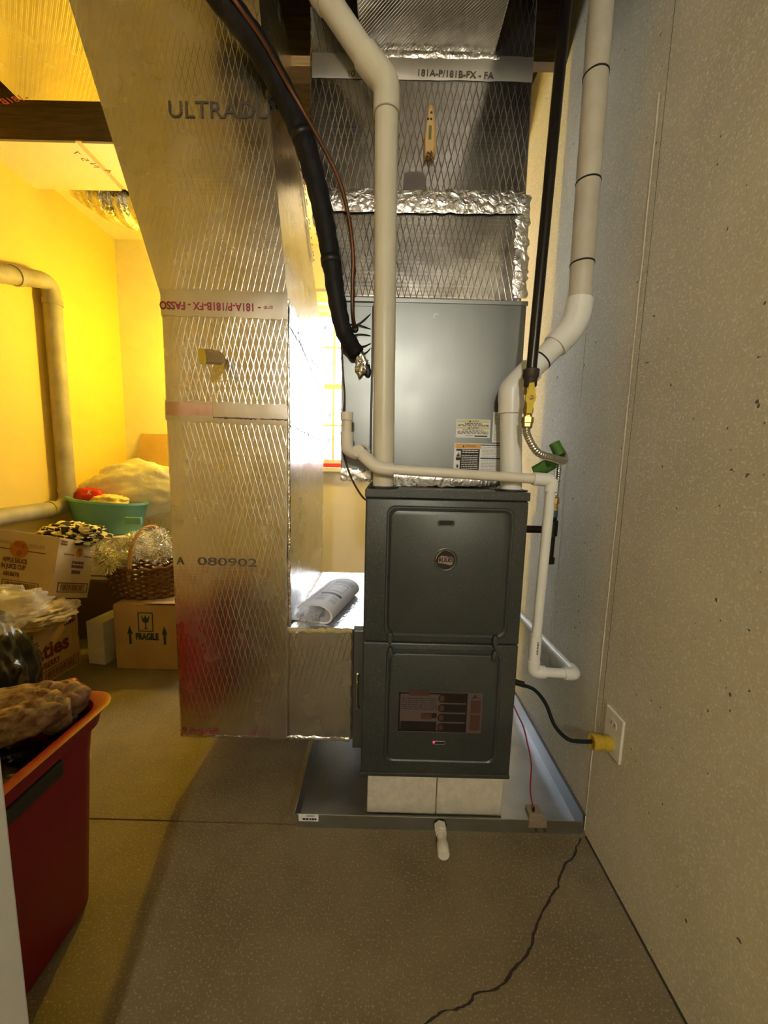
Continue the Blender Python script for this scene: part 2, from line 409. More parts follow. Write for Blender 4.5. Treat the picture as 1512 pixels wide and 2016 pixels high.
# dark open joint at the foot of the wall
bm = B(); para(bm, (XR-.006, YF, .0004), (.006, 0, 0), (0, 1.03-YF, 0), (0, 0, .0006)); finish('wall_joint', bm, 'crack', wr)
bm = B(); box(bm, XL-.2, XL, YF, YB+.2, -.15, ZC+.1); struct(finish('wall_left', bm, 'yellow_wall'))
bm = B(); box(bm, XL, XR, YF-.15, YF, -.15, ZC+.1); struct(finish('wall_front', bm, 'rear_wall'))
WX0, WX1, WZ0, WZ1 = -.715, .485, 1.06, 2.26
bm = B()
for q in ((XL, WX0, -.15, ZC+.1), (WX1, XR, -.15, ZC+.1), (WX0, WX1, -.15, WZ0), (WX0, WX1, WZ1, ZC+.1)): box(bm, q[0], q[1], YB, YB+.2, q[2], q[3])
struct(finish('wall_back', bm, 'painted_wall'))
bm = B(); box(bm, XL, XR, YF, YB, ZC, ZC+.1); ceil = struct(finish('ceiling', bm, 'subfloor'))
bm = B(); box(bm, XL, XR, 2.40, YB, 2.66, 2.69); finish('ceiling_board', bm, 'ceiling_white', ceil)
jm = None
for k in range(11):
    y = 2.03-.4064*k
    bm = B(); box(bm, XL, XR, y, y+.038, 2.59, ZC); finish('ceiling_joist', bm, 'joist_wood', ceil)
bm = B(); box(bm, XL, -1.515, 2.035, 2.36, 2.578, 2.588); pn = finish('joist_panel', bm, 'ceiling_white', ceil)
bm = B(); box(bm, -1.485, -.9, 2.035, 2.36, 2.578, 2.588); finish('joist_panel', bm, 'ceiling_white', ceil)
bm = B(); box(bm, -1.512, -1.488, 2.035, 2.36, 2.586, 2.592); finish('panel_seam', bm, 'cardboard_lt', ceil)
text('4', PZ(205, 335, 2.577)+V((0, .02, 0)), (0, -1, 0), (1, 0, 0), .05, 'print_brown', ceil); text('N', PZ(180, 325, 2.577)+V((0, .02, 0)), (0, -1, 0), (1, 0, 0), .045, 'print_brown', ceil)
text('5', PZ(158, 312, 2.577)+V((0, .02, 0)), (0, -1, 0), (1, 0, 0), .05, 'print_brown', ceil); text('7', PZ(143, 300, 2.577)+V((0, .015, 0)), (0, -1, 0), (1, 0, 0), .045, 'print_brown', ceil)
text('4', PY(110, 255, 2.03), (-1, 0, 0), (0, 0, -1), .05, 'print_brown', ceil)
# window
win = bpy.data.objects.new('window_1', None); COL.objects.link(win); win.location = (-.115, 3.05, WZ0); win['kind'] = 'structure'
bm = B()
for q in ((WX0-.07, WX1+.07, WZ1-.005, WZ1+.07), (WX0-.07, WX0+.005, WZ0, WZ1), (WX1-.005, WX1+.07, WZ0, WZ1)): box(bm, q[0], q[1], 2.978, 3.0, q[2], q[3])
finish('casing', bm, 'window_white', win)
bm = B(); box(bm, WX0-.09, WX1+.09, 2.95, 3.12, WZ0-.035, WZ0, .004); finish('window_sill', bm, 'window_white', win)
bm = B()
for q in ((WX0, WX1, WZ1-.03, WZ1), (WX0, WX1, WZ0, WZ0+.025), (WX0, WX0+.03, WZ0, WZ1), (WX1-.03, WX1, WZ0, WZ1)): box(bm, q[0], q[1], 3.06, 3.15, q[2], q[3])
finish('window_frame', bm, 'window_white', win)
ZM = 1.675
for nm, y, z0, z1, rail in (('sash', 3.09, ZM-.02, WZ1-.03, 1.974), ('sash', 3.065, WZ0+.025, ZM+.02, 1.385)):
    bm = B(); x0, x1 = WX0+.03, WX1-.03
    for q in ((x0, x1, z1-.035, z1), (x0, x1, z0, z0+.035), (x0, x0+.03, z0, z1), (x1-.03, x1, z0, z1)): box(bm, q[0], q[1], y, y+.025, q[2], q[3])
    sash = finish(nm, bm, 'window_white', win)
    bm = B(); box(bm, x0, x1, y+.006, y+.02, rail-.007, rail+.007); finish('muntin', bm, 'window_white', sash)
    for xm in (-.415, -.115, .185):
        bm = B(); box(bm, xm-.009, xm+.009, y+.005, y+.021, z0+.03, z1-.03); finish('muntin', bm, 'window_white', sash)
    bm = B(); box(bm, x0+.02, x1-.02, y+.011, y+.014, z0+.02, z1-.02); finish('pane', bm, 'glass', sash)
bm = B(); pts = []
box(bm, WX0+.02, WX1-.1, 3.0, 3.05, WZ0+.001, WZ0+.032, .006)
tag(finish('window_batten', bm, 'red_paint'), 'red painted strip lying along the window sill behind the ducts', 'strip')
# outdoors seen through the panes
bm = B(); box(bm, -12, 12, 3.4, 30, -.2, -.1); struct(finish('ground_outside', bm, 'snow_ground'))
tr = thing('garden_tree', (-1.15, 7.0, -.1), 'bare branching tree outside behind the window panes', 'tree')
bm = B(); tube(bm, [(-1.15, 7, -.1), (-1.12, 7, 1.5), (-1.05, 7, 3.2), (-1.0, 7, 4.6)], [.11, .09, .06, .02], 8); finish('trunk', bm, 'bark', tr, True)
rnd = random.Random(3)
for k in range(14):
    z = 1.2+k*.22; sgn = 1 if k % 2 else -1; l = rnd.uniform(.5, .9)
    bm = B(); a = V((-1.1, 7, z)); tube(bm, [a, a+V((sgn*l*.5, rnd.uniform(-.2, .2), l*.35)), a+V((sgn*l, rnd.uniform(-.3, .3), l*.9))], [.035, .022, .006], 6); finish('branch', bm, 'bark', tr, True)
# doorway the viewer looks through: partition wall on the left, lintel above, white jamb
DY0, DY1 = .27, .39
bm = B(); box(bm, XL, -.50, DY0, DY1, 0, ZC); box(bm, -.50, XR, DY0, DY1, 2.26, ZC); struct(finish('wall_partition', bm, 'rear_wall'))
dr = bpy.data.objects.new('door_1', None); COL.objects.link(dr); dr.location = (-.48, .34, 0); dr['kind'] = 'structure'
bm = B(); box(bm, -.4995, -.452, DY0-.02, .42, .0, 2.22, .003); finish('door_jamb', bm, 'white_trim', dr)
bm = B(); box(bm, -.4995, XR-.001, DY0-.02, .42, 2.22, 2.2595, .003); finish('door_head', bm, 'white_trim', dr)
bm = B(); box(bm, -.58, -.50, DY0-.02, DY0-.001, .0, 2.3, .003); finish('door_casing', bm, 'white_trim', dr)

# ================================================================== lamps
LX, LY, LZ = .0, -1.55, 2.0
lm = thing('ceiling_lamp', (LX, LY, 2.59), 'bare warm bulb hanging on a cord from the joists behind the viewer', 'lamp')
bm = B(); lathe(bm, (LX, LY, 2.59), (0, 0, -1), [(.05, 0), (.05, .012), (.02, .03)]); finish('ceiling_rose', bm, 'porcelain', lm, True, 40)
bm = B(); cyl(bm, (LX, LY, 2.57), (LX, LY, LZ+.08), .004, 8); finish('cord', bm, 'black', lm, True)
bm = B(); lathe(bm, (LX, LY, LZ+.09), (0, 0, -1), [(.015, 0), (.022, .01), (.022, .05)]); finish('lamp_holder', bm, 'porcelain', lm, True, 40)
bm = B(); lathe(bm, (LX, LY, LZ+.04), (0, 0, -1), [(.02, 0), (.03, .02), (.055, .07), (.06, .10), (.045, .14), (.001, .155)], 20); finish('bulb', bm, 'bulb_warm', lm, True)
QX, QY, QZ = -1.02, 2.60, 1.80
lm = thing('ceiling_lamp', (QX, QY, 2.66), 'bare yellow bulb hanging on a cord behind the tall foil duct', 'lamp')
bm = B(); lathe(bm, (QX, QY, 2.66), (0, 0, -1), [(.05, 0), (.05, .012), (.02, .03)]); finish('ceiling_rose', bm, 'porcelain', lm, True, 40)
bm = B(); cyl(bm, (QX, QY, 2.64), (QX, QY, QZ+.12), .004, 8); finish('cord', bm, 'black', lm, True)
bm = B(); lathe(bm, (QX, QY, QZ+.13), (0, 0, -1), [(.015, 0), (.022, .01), (.022, .05)]); finish('lamp_holder', bm, 'porcelain', lm, True, 40)
bm = B(); lathe(bm, (QX, QY, QZ+.08), (0, 0, -1), [(.015, 0), (.018, .02), (.032, .05), (.034, .07), (.025, .095), (.001, .105)], 20); finish('bulb', bm, 'bulb_yellow', lm, True)

# ================================================================== return air duct
YD = 1.2
rd = thing('return_duct', (-.49, 1.55, .158), 'tall foil-faced return air duct bending up to a ceiling trunk, left of the furnace', 'duct')
bm = B(); prism(bm, [(-.674, YD, .158), (-.308, YD, .158), (-.300, YD, 1.575), (-.674, YD, 1.575)], (0, .705, 0), .006); finish('riser', bm, 'foil', rd)
bm = B()
lo = [(-.673, YD, 1.573), (-.299, YD, 1.573), (-.299, 1.905, 1.573), (-.673, 1.905, 1.573)]; hi = [(-.909, YD, 2.402), (-.379, YD, 2.402), (-.379, 1.6, 2.402), (-.909, 1.6, 2.402)]
loft(bm, [lo, hi]); finish('offset_section', bm, 'foil', rd)
bm = B(); box(bm, -1.39, -.379, DY1+.001, 1.6, 2.40, 2.57, .005); finish('ceiling_trunk', bm, 'foil', rd)
bm = B(); box(bm, -.309, -.089, YD+.004, 1.87, .158, .553, .008); finish('boot', bm, 'foil', rd)
bm = B(); para(bm, (-.297, YD+.01, .5535), (.207, 0, 0), (0, .655, 0), (0, 0, .002)); finish('boot_top', bm, 'foil_top', rd)
# rough fibre lip along the front edge of the boot
def ragged(name, mat, p0, p1, w, t, seed, parent, up=V((0, 0, 1)), out=V((0, -1, 0)), n=24):
    r = random.Random(seed); bm = B(); p0, p1 = V(p0), V(p1); R = []
    for i in range(n+1):
        c = p0.lerp(p1, i/n)+up*r.uniform(-.25, .25)*w*.4; a = w*r.uniform(.5, 1.)*.5; b = t*r.uniform(.5, 1.2)
        R.append([bm.verts.new(c-up*a), bm.verts.new(c+out*b-up*a*.3), bm.verts.new(c+out*b*.8+up*a*.5), bm.verts.new(c+up*a)])
    for a, b in zip(R, R[1:]):
        for k in range(4): bm.faces.new((a[k], a[(k+1) % 4], b[(k+1) % 4], b[k]))
    bm.faces.new(R[0]); bm.faces.new(list(reversed(R[-1]))); return finish(name, bm, mat, parent, True, 60)
ragged('fibre_lip', 'fibre_edge', (-.30, YD+.004, .549), (-.095, YD+.004, .553), .020, .005, 1, rd)
ragged('corner_tape', 'foil_tape', (-.3005, YD+.002, .56), (-.2985, YD+.002, 1.57), .012, .0035, 2, rd, V((1, 0, 0)), V((0, -1, 0)), 40)
ragged('bottom_tape', 'foil_tape', (-.672, YD+.001, .168), (-.10, YD+.004, .162), .020, .003, 3, rd)
# tape bands: a crumpled strip with thickness
def band(name, mat, c0, c1, w, parent, seed=1, out=V((0, -1, 0)), t=.0022, n=30, wob=.12, rag=.1):
    r = random.Random(seed); bm = B(); c0, c1 = V(c0), V(c1); d = (c1-c0).normalized(); up = out.cross(d).normalized()
    if up.z < 0: up = -up
    rows = 4; G = []
    for i in range(n+1):
        c = c0.lerp(c1, i/n)
        G.append([bm.verts.new(c+up*w*(j/rows-.5+(r.uniform(-rag, rag) if j in (0, rows) else 0))+out*(.0004 if j in (0, rows) else t*(1+r.uniform(-1, 1)*wob*4))) for j in range(rows+1)])
    for a, b in zip(G, G[1:]):
        for j in range(rows): bm.faces.new((a[j], a[j+1], b[j+1], b[j]))
    return finish(name, bm, mat, parent, True)
band('tape_band', 'foil_plain', (-.673, YD-.001, 1.555), (-.299, YD-.001, 1.553), .075, rd, 1, wob=.02, rag=.03)
band('tape_band', 'foil_plain', (-.674, YD-.001, 1.243), (-.301, YD-.001, 1.238), .062, rd, 2, wob=.05, rag=.05)
band('tape_patch', 'tape_brown', PY(420, 822, YD-.0015), PY(566, 827, YD-.0015), .006, rd, 3, rag=.35)
M('foil_pink', (.72, .50, .38), .5, .75, (.62, .40, .30), 14., bump=.25, bscale=40)
band('tape_patch', 'foil_pink', PY(328, 806, YD-.002), PY(419, 808, YD-.002), .045, rd, 4, wob=.02, rag=.03)
# tape down the side face, torn diagonal strip
ss = V((1, 0, 0))
band('side_tape', 'foil_tape', (-.299, YD+.01, 1.535), (-.299, 1.90, 1.535), .075, rd, 5, ss, .002); band('side_tape', 'foil_tape', (-.300, YD+.01, 1.245), (-.300, 1.90, 1.235), .075, rd, 6, ss, .002)
band('side_tape', 'foil_tape', (-.299, 1.33, 1.52), (-.299, 1.88, 1.40), .022, rd, 7, ss, .003)
# seams of paper facing on the slanting side with red print
sd0, sd1 = V((-.300, 1.86, 1.62)), V((-.370, 1.585, 2.37))
M('foil_white', (.74, .72, .71), .5, .35, (.66, .63, .63), 40., bump=.5, bscale=60)
for k in range(3):
    a = sd0.lerp(sd1, .42+k*.19); b = sd0.lerp(sd1, .42+(k+1)*.19-.01); band('edge_tape', 'foil_white', a, b, .05-.004*k, rd, 20+k, V((.995, 0, .1)), .002, 12)
dd = (sd1-sd0).normalized()
text('181A-P/181B - 01.11.01', sd0.lerp(sd1, .97)+V((.004, .012, 0)), -dd, V((0, 1, .3)), .032, 'ink_red', rd, bold=.0005, fit=.42)
# the writing
text('181A-P/181B-FX - FASSO', PY(502, 598, YD-.0035), (-1, 0, 0), (0, 0, -1), .031, 'ink_red', rd, bold=.0006, fit=.276)
text('-', PY(514, 601, YD-.0035), (-1, 0, 0), (0, 0, -1), .031, 'ink_red', rd, bold=.0004); text('LISTED', PY(537, 603, YD-.0035), (-1, 0, 0), (0, 0, -1), .011, 'ink_red', rd, fit=.026)
text('ULTRADU', PY(330, 231, YD-.001), (1, 0, .01), (0, 0, 1), .060, 'ink_dim', rd, fit=.282)
text('A', PY(348, 1111, YD-.001), (1, 0, 0), (0, 0, 1), .035, 'ink_dim', rd); text('080902', PY(388, 1112, YD-.001), (1, 0, -.01), (0, 0, 1), .037, 'ink_dim', rd, fit=.19)
text('181A-P/181B-', PY(430, 1437, YD-.004), (-1, 0, 0), (0, 0, -1), .021, 'ink_red', rd, bold=.0004, fit=.127)
text('1.11.01', PY(533, 1441, YD-.004), (-1, 0, 0), (0, 0, -1), .018, 'ink_red', rd, fit=.068); text('-', PY(452, 1437, YD-.004), (-1, 0, 0), (0, 0, -1), .02, 'ink_red', rd)
text('-181B', PZ(60, 196, 2.399), (-1, .2, 0), (0, -1, 0), .03, 'ink_red', rd, fit=.12)
# filter rack between boot and furnace
fr = thing('filter_rack', (-.07, 1.5, .14), 'narrow galvanized filter rack with a wire pull handle against the furnace side', 'filter rack')
bm = B(); box(bm, -.0885, -.0525, 1.20, 1.80, .135, .572, .002); finish('frame', bm, 'galv', fr)
bm = B(); box(bm, -.087, -.056, 1.195, 1.2, .14, .555, .001); finish('cover', bm, 'coil_metal', fr)
a, b = PY(704, 1330, 1.19), PY(704, 1392, 1.19)
bm = B(); tube(bm, fillet([a+V((0, .006, 0)), a+V((0, -.018, -.008)), b+V((0, -.018, .008)), b+V((0, .006, 0))], .012), .0034, 8)
for q in (a, b): lathe(bm, q+V((0, .003, 0)), (0, -1, 0), [(.008, 0), (.008, .003), (.004, .005)], 12)
finish('handle', bm, 'chrome', fr, True, 50)
# ================================================================== coil cabinet
YC = 1.19
cc = thing('coil_cabinet', (.13, 1.45, 1.045), 'bare galvanized cooling coil cabinet standing on top of the furnace', 'coil cabinet')
bm = B(); box(bm, -.137, .402, YC+.004, 1.74, 1.047, 1.572, .002); finish('body', bm, 'coil_metal', cc)
xs = PY(731, 780, YC).x
bm = B(); box(bm, xs+.003, .400, YC-.002, YC+.004, 1.075, 1.568, .0015); fp = finish('front_panel', bm, 'coil_metal', cc)
bm = B(); box(bm, -.135, xs-.001, YC, YC+.004, 1.075, 1.555, .0015); ap = finish('access_panel', bm, 'coil_metal', cc)
bm = B(); box(bm, xs-.001, xs+.003, YC+.001, YC+.004, 1.075, 1.56); finish('panel_gap', bm, 'black', cc)
bm = B(); box(bm, -.137, .404, YC-.004, YC+.004, 1.566, 1.578, .001); finish('top_flange', bm, 'galv_dark', cc)
band('foil_seal', 'foil_tape', (-.137, YC-.001, 1.064), (xs+.005, YC-.001, 1.060), .036, cc, 11); band('foil_seal', 'foil_tape', (xs+.02, YC-.001, 1.050), (.30, YC-.001, 1.052), .034, cc, 12); band('foil_seal', 'galv', (.30, YC-.001, 1.052), (.40, YC-.001, 1.052), .03, cc, 13)
bm = B(); lathe(bm, PY(700, 664, YC), (0, -1, 0), [(.004, 0), (.004, .002), (.002, .003)], 10); finish('screw', bm, 'chrome', ap, True)
bm = B(); lathe(bm, PY(699, 648, YC-.001), (0, -1, 0), [(.0095, 0), (.0105, .003), (.007, .006)], 16); finish('grommet', bm, 'black', ap, True)
bm = B(); lump(bm, PY(724, 730, YC-.004), (.009, .004, .02), .4, 3, 2, 4); finish('putty', bm, 'black', ap, True)
bm = B(); F = Face(PY(852, 628, YC-.002), V((.018, 0, 0)), V((0, 0, .018)), .0005); F.poly(bm, [(0, .2), (.1, .9), (.6, 1), (.95, .6), (.7, .55), (.5, .7), (.35, .55), (.3, 0)]); finish('scuff', bm, 'galv_dark', fp)
# stickers
def sticker(x0, y0, x1, y1, Y, mat, parent, name='sticker'):
    o = PY(x0, y1, Y); r = V((PY(x1, y1, Y).x-o.x, 0, 0)); u = V((0, 0, PY(x0, y0, Y).z-o.z))
    bm = B(); para(bm, o, r, u, V((0, -.0005, 0))); ob = finish(name, bm, mat, parent); return ob, Face(o, r, u, .0006)
ys = YC-.0021
so, F = sticker(897, 825, 964, 861, ys, 'label_white', fp); F1 = F
bm = B(); F.rect(bm, .02, .82, .98, .97); F.rect(bm, .02, .47, .98, .60); finish('yellow_bar', bm, 'label_yellow', so)
bm = B(); lines(bm, F, .25, .75, .74, .81, 1, .6, seed=1); lines(bm, F, .05, .95, .62, .73, 2, .6, seed=2); lines(bm, F, .2, .8, .39, .46, 1, .6, seed=3); lines(bm, F, .05, .95, .19, .37, 3, .5, seed=4); F.rect(bm, .55, .06, .93, .13, .0002); F.rect(bm, .28, .1, .5, .12, .0002)
F.poly(bm, [(.36, .85), (.40, .95), (.44, .85)], .0003); F.poly(bm, [(.34, .49), (.38, .58), (.42, .49)], .0003); finish('print', bm, 'ink', so)
F.text('CAUTION', .45, .85, .0075, 'ink', so, fit=.2); F.text('WARNING', .43, .49, .0075, 'ink', so, fit=.24)
so, F = sticker(892, 872, 992, 930, ys, 'label_white', fp)
bm = B(); F.rect(bm, .04, .02, .50, .81); finish('black_panel', bm, 'label_black', so)
bm = B(); F.rect(bm, .02, .83, .52, .98); finish('orange_bar', bm, 'label_orange', so)
bm = B(); F.rect(bm, .52, .93, 1, .97); F.rect(bm, .52, .48, 1, .53); finish('blue_bar', bm, 'label_blue', so)
bm = B(); F.rect(bm, .03, .52, .13, .74, .0004); F.rect(bm, .02, .03, .12, .42, .0004); lines(bm, F, .16, .47, .66, .80, 2, .4, seed=5, h=.0004); lines(bm, F, .15, .47, .06, .62, 9, .3, seed=6, h=.0004); finish('white_print', bm, 'label_white', so)
for q_ in ([(.045, .54), (.06, .64), (.065, .58), (.08, .72), (.09, .6), (.10, .68), (.115, .54)], [(.05, .2), (.06, .3), (.07, .25), (.08, .3), (.10, .2), (.075, .15)], [(.16, .86), (.18, .95), (.2, .86)]): bm = B(); F.poly(bm, q_, .0008); finish('pictogram', bm, 'ink', so)
F.text('WARNING', .22, .875, .0085, 'ink', so, fit=.2)
bm = B(); lines(bm, F, .55, .96, .56, .9, 7, .3, seed=7); lines(bm, F, .54, .96, .05, .46, 8, .3, seed=8); finish('print', bm, 'ink_grey', so)
so, F = sticker(968, 811, 1012, 871, ys, 'label_white', fp)
bm = B(); lines(bm, F, .08, .9, .55, .96, 9, .35, seed=9); lines(bm, F, .08, .9, .05, .52, 12, .3, seed=10); finish('print', bm, 'ink_grey', so)
# ================================================================== supply plenum
sp = thing('supply_plenum', (.07, 1.45, 1.575), 'foil-faced supply plenum rising above the coil cabinet with a trunk running forward overhead', 'duct')
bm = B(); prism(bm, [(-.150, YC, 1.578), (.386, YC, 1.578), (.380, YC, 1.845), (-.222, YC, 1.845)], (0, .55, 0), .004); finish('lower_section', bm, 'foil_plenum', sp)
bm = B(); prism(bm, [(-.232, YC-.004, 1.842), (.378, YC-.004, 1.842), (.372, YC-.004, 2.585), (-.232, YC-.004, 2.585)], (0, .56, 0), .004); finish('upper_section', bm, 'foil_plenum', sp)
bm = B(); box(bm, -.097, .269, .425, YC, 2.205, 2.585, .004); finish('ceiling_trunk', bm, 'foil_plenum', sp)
band('tape_band', 'foil_tape', (-.20, YC-.006, 1.832), (.375, YC-.006, 1.838), .06, sp, 31, wob=.10, rag=.04); band('tape_band', 'foil_tape', (-.095, YC-.006, 2.197), (.28, YC-.006, 2.199), .02, sp, 32, wob=.25)
band('tape_band', 'foil_plain', (-.225, YC-.005, 2.165), (.372, YC-.005, 2.168), .06, sp, 33, wob=.02, rag=.02)
band('corner_tape', 'foil_tape', (-.155, YC-.001, 1.59), (-.21, YC-.001, 1.80), .035, sp, 34, wob=.2); band('corner_tape', 'foil_tape', (.379, YC-.001, 1.585), (.371, YC-.001, 1.86), .04, sp, 35, wob=.12, rag=.12)
text('181A-P/181B-FX - FA', PY(820, 149, YC-.0075), (1, 0, -.015), (0, 0, 1), .022, 'ink_dim', sp, bold=.0004, fit=.205); text('10', PY(683, 151, YC-.0075), (1, 0, 0), (0, 0, 1), .022, 'ink_dim', sp)
text('04/13', PY(908, 384, YC-.0055), (1, 0, 0), (0, 0, 1), .011, 'ink', sp, fit=.034); 
bm = B(); F = Face(PY(832, 386, YC-.0045), V((.075, 0, 0)), V((0, 0, .014))); lines(bm, F, 0, .7, .2, .8, 1, .7, seed=12); finish('print', bm, 'ink_dim', sp)
bm = B(); F = Face(PY(793, 374, YC-.0045), V((.066, 0, 0)), V((0, 0, .05)), .001); F.poly(bm, [(0, 0), (.95, .03), (1, .55), (.85, .85), (.6, .95), (.2, .9), (.05, .8)], 0, .001); finish('label_remnant', bm, 'tape_brown', sp)
# thermometers stuck into the ducts
th = thing('thermometer', PY(440, 705, YD), 'brown probe thermometer sticking straight out of the tall return duct', 'thermometer')
a = PY(438, 705, YD-.02); e = PY(399, 702, YD-.115); ax = (e-a).normalized(); rt = V((1, 0, 0)) - ax*ax.x; rt.normalize(); up = rt.cross(ax).normalized()
if up.z < 0: up = -up
def oct_ring(c, w, h, k=.35): return [c+rt*w*x+up*h*y for x, y in ((-1+k, -1), (1-k, -1), (1, -1+k), (1, 1-k), (1-k, 1), (-1+k, 1), (-1, 1-k), (-1, -1+k))]
bm = B(); loft(bm, [oct_ring(a, .008, .009), oct_ring(a.lerp(e, .25), .011, .019), oct_ring(e, .011, .019)]); finish('body', bm, 'thermo', th)
bm = B(); loft(bm, [oct_ring(e+ax*.0005, .012, .020), oct_ring(e+ax*.004, .011, .019)]); finish('end_cap', bm, 'yellow_plastic', th)
bm = B(); cyl(bm, a, PY(441, 706, YD+.01), .003, 8); finish('probe', bm, 'chrome', th, True)
c = a.lerp(e, .62)+up*.0196
for q_ in (-.005, .001): bm = B(); para(bm, c+rt*q_-ax*.01, rt*.004, ax*.02, up*.0006); finish('button', bm, 'black', th)
th = thing('thermometer', PY(842, 270, YC-.005), 'tan digital thermometer hanging flat on the upper supply plenum', 'thermometer')
yt = YC-.006
o = PY(832, 320, yt); F = Face(o, V((.036, 0, 0)), V((0, 0, PY(838, 216, yt).z-o.z)), .0)
out = [(.12, .02), (.30, .07), (.45, .03), (.60, .09), (.80, .02), (.86, .10), (.93, .22), (.90, .40), (.80, .62), (.68, .85), (.55, 1.), (.32, 1.), (.18, .72), (.08, .45), (.08, .2)]
bm = B(); F.poly(bm, out, 0, .016); finish('body', bm, 'thermo', th)
bm = B(); F.poly(bm, [((x-.45)*.72+.43, (y-.5)*.86+.5) for x, y in out], .016, .002); finish('face', bm, 'thermo_face', th)
bm = B(); F.rect(bm, .34, .34, .56, .60, .0182); finish('display', bm, 'thermo_lcd', th)
for x, y in ((.27, .72), (.5, .72), (.5, .84)): bm = B(); lathe(bm, F.p(x, y, .018), F.n, [(.0032, 0), (.0028, .001)], 10); finish('button', bm, 'black', th)
bm = B(); F.poly(bm, [(.2, .06), (.35, .11), (.5, .08), (.62, .13), (.75, .06), (.62, .09), (.5, .05), (.33, .08)], .0182); finish('notch_mark', bm, 'black', th)

# ================================================================== furnace
YFN = 1.056
fu = thing('furnace', (.175, 1.4, .157), 'dark grey upright gas furnace with a round black badge, standing over the metal pan', 'furnace')
bm = B(); box(bm, -.052, .401, YFN+.016, 1.77, .157, 1.026, .003); finish('cabinet', bm, 'furnace_grey', fu)
bm = B(); box(bm, -.0535, .4025, YFN-.001, 1.772, 1.006, 1.030, .003); finish('top_rail', bm, 'furnace_grey', fu)
bm = B(); box(bm, -.053, .4025, YFN+.004, YFN+.02, .155, .168, .002); finish('bottom_rail', bm, 'furnace_grey', fu)
zs = PY(712, 1263, YFN).z
def door(name, z0, z1, panel):
    bm = B(); box(bm, -.0505, .3995, YFN, YFN+.018, z0, z1, .005, 3); d = finish(name, bm, 'furnace_grey', fu, True, 35)
    cx, cz, hx, hz, r = panel
    ring = rrect(hx, hz, r, 8)
    def rr(s, y): return [(cx+x*(1-s/hx), y, cz+z*(1-s/hz)) for x, z in ring]
    bm = B(); loft(bm, [rr(-.012, YFN+.0005), rr(-.009, YFN-.0035), rr(-.005, YFN-.0035), rr(-.001, YFN+.0002), rr(.002, YFN-.005), rr(.004, YFN-.006)], False, True)
    finish('embossed_panel', bm, 'furnace_grey', d, True, 25); return d
p0 = PY(770, 1003, YFN); p1 = PY(990, 1240, YFN); c = (p0+p1)/2
du = door('upper_door', zs+.001, 1.0045, (c.x, (zs+.03+p0.z)/2, (p1.x-p0.x)/2, (p0.z-zs-.03)/2, .022))
p0 = PY(768, 1300, YFN); p1 = PY(968, 1498, YFN); c = (p0+p1)/2
dl = door('lower_door', .170, zs-.001, (c.x, (p1.z+zs-.03)/2, (p1.x-p0.x)/2, (zs-.03-p1.z)/2, .02))
# latches
for x, y in ((768, 1253), (975, 1260), (768, 1287), (973, 1294)):
    p = PY(x, y, YFN-.006); up = y < 1270; d = du if up else dl; s = 1 if up else -1
    bm = B(); pts = [(p.x+.0075*math.cos(t), p.y, p.z+s*(.012*math.sin(t)+ (.002 if math.sin(t) > 0 else .010*abs(math.sin(t))*-1))) for t in [2*math.pi*k/16 for k in range(16)]]
    prism(bm, pts, (0, -.006, 0), .0015); finish('latch', bm, 'furnace_grey', d, True, 40)
    bm = B(); prism(bm, [(q[0]+(q[0]-p.x)*.22, q[1]+.0008, q[2]+(q[2]-p.z)*.12) for q in pts], (0, -.0012, 0)); finish('latch_recess', bm, 'furnace_dark', d)
# vent slot, badge, inspection slot
def slot(cx, cz, hx, hz, parent, rim, y, fill):
    ring = [(x, z) for x, z in rrect(hx, hz, hz*.98, 6)]
    bm = B(); loft(bm, [[(cx+x*k, yy, cz+z*k2) for x, z in ring] for k, k2, yy in ((1.22, 1.6, y), (1.15, 1.45, y-.002), (1.0, 1.0, y-.0015), (.98, .96, y+.001))], False, False); finish('slot_rim', bm, rim, parent, True)
    bm = B(); prism(bm, [(cx+x, y-.0012, cz+z) for x, z in ring], (0, .001, 0)); finish('slot', bm, fill, parent)
p = PY(878, 1030, YFN-.006); slot(p.x, p.z, .0195, .0055, du, 'furnace_grey', YFN-.006, 'furnace_dark')
p = PY(864, 1462, YFN-.006); slot(p.x, p.z, .0165, .0035, dl, 'galv_dark', YFN-.006, 'furnace_dark')
bm = B(); q = PY(854, 1461.5, YFN-.009); lathe(bm, q, (0, -1, 0), [(.0032, 0), (.0026, .001)], 10); finish('indicator_light', bm, 'led_red', dl)
p = PY(877, 1102, YFN-.006)
bm = B(); lathe(bm, p, (0, -1, 0), [(.0335, -.0005), (.0335, .0008), (.031, .0016), (.029, .0005)], 40); finish('badge_seat', bm, 'furnace_grey', du, True, 40)
bm = B(); lathe(bm, p, (0, -1, 0), [(.0275, .0), (.0275, .003), (.0262, .0042), (.0253, .003)], 40); bd = finish('badge', bm, 'chrome', du, True, 40)
bm = B(); lathe(bm, p+V((0, -.0032, 0)), (0, -1, 0), [(.0255, 0), (.0255, .0004)], 40); finish('badge_disc', bm, 'label_black', bd)
F = Face(p+V((-.022, -.0038, -.022)), V((.044, 0, 0)), V((0, 0, .044)), 0.)
M('badge_tan', (.34, .26, .24), .4, .4)
bm = B(); F.poly(bm, [(.03, .30), (.25, .29), (.5, .24), (.75, .18), (.9, .2), (.985, .42), (.985, .62), (.6, .66), (.05, .66)]); F.poly(bm, [(.12, .68), (.9, .68), (.93, .72), (.7, .70), (.45, .76), (.2, .78)]); finish('badge_band', bm, 'badge_tan', bd)
F.text('RUUD', .06, .385, .0145, 'label_black', bd, fit=.88, bold=.0006, h=.0005)
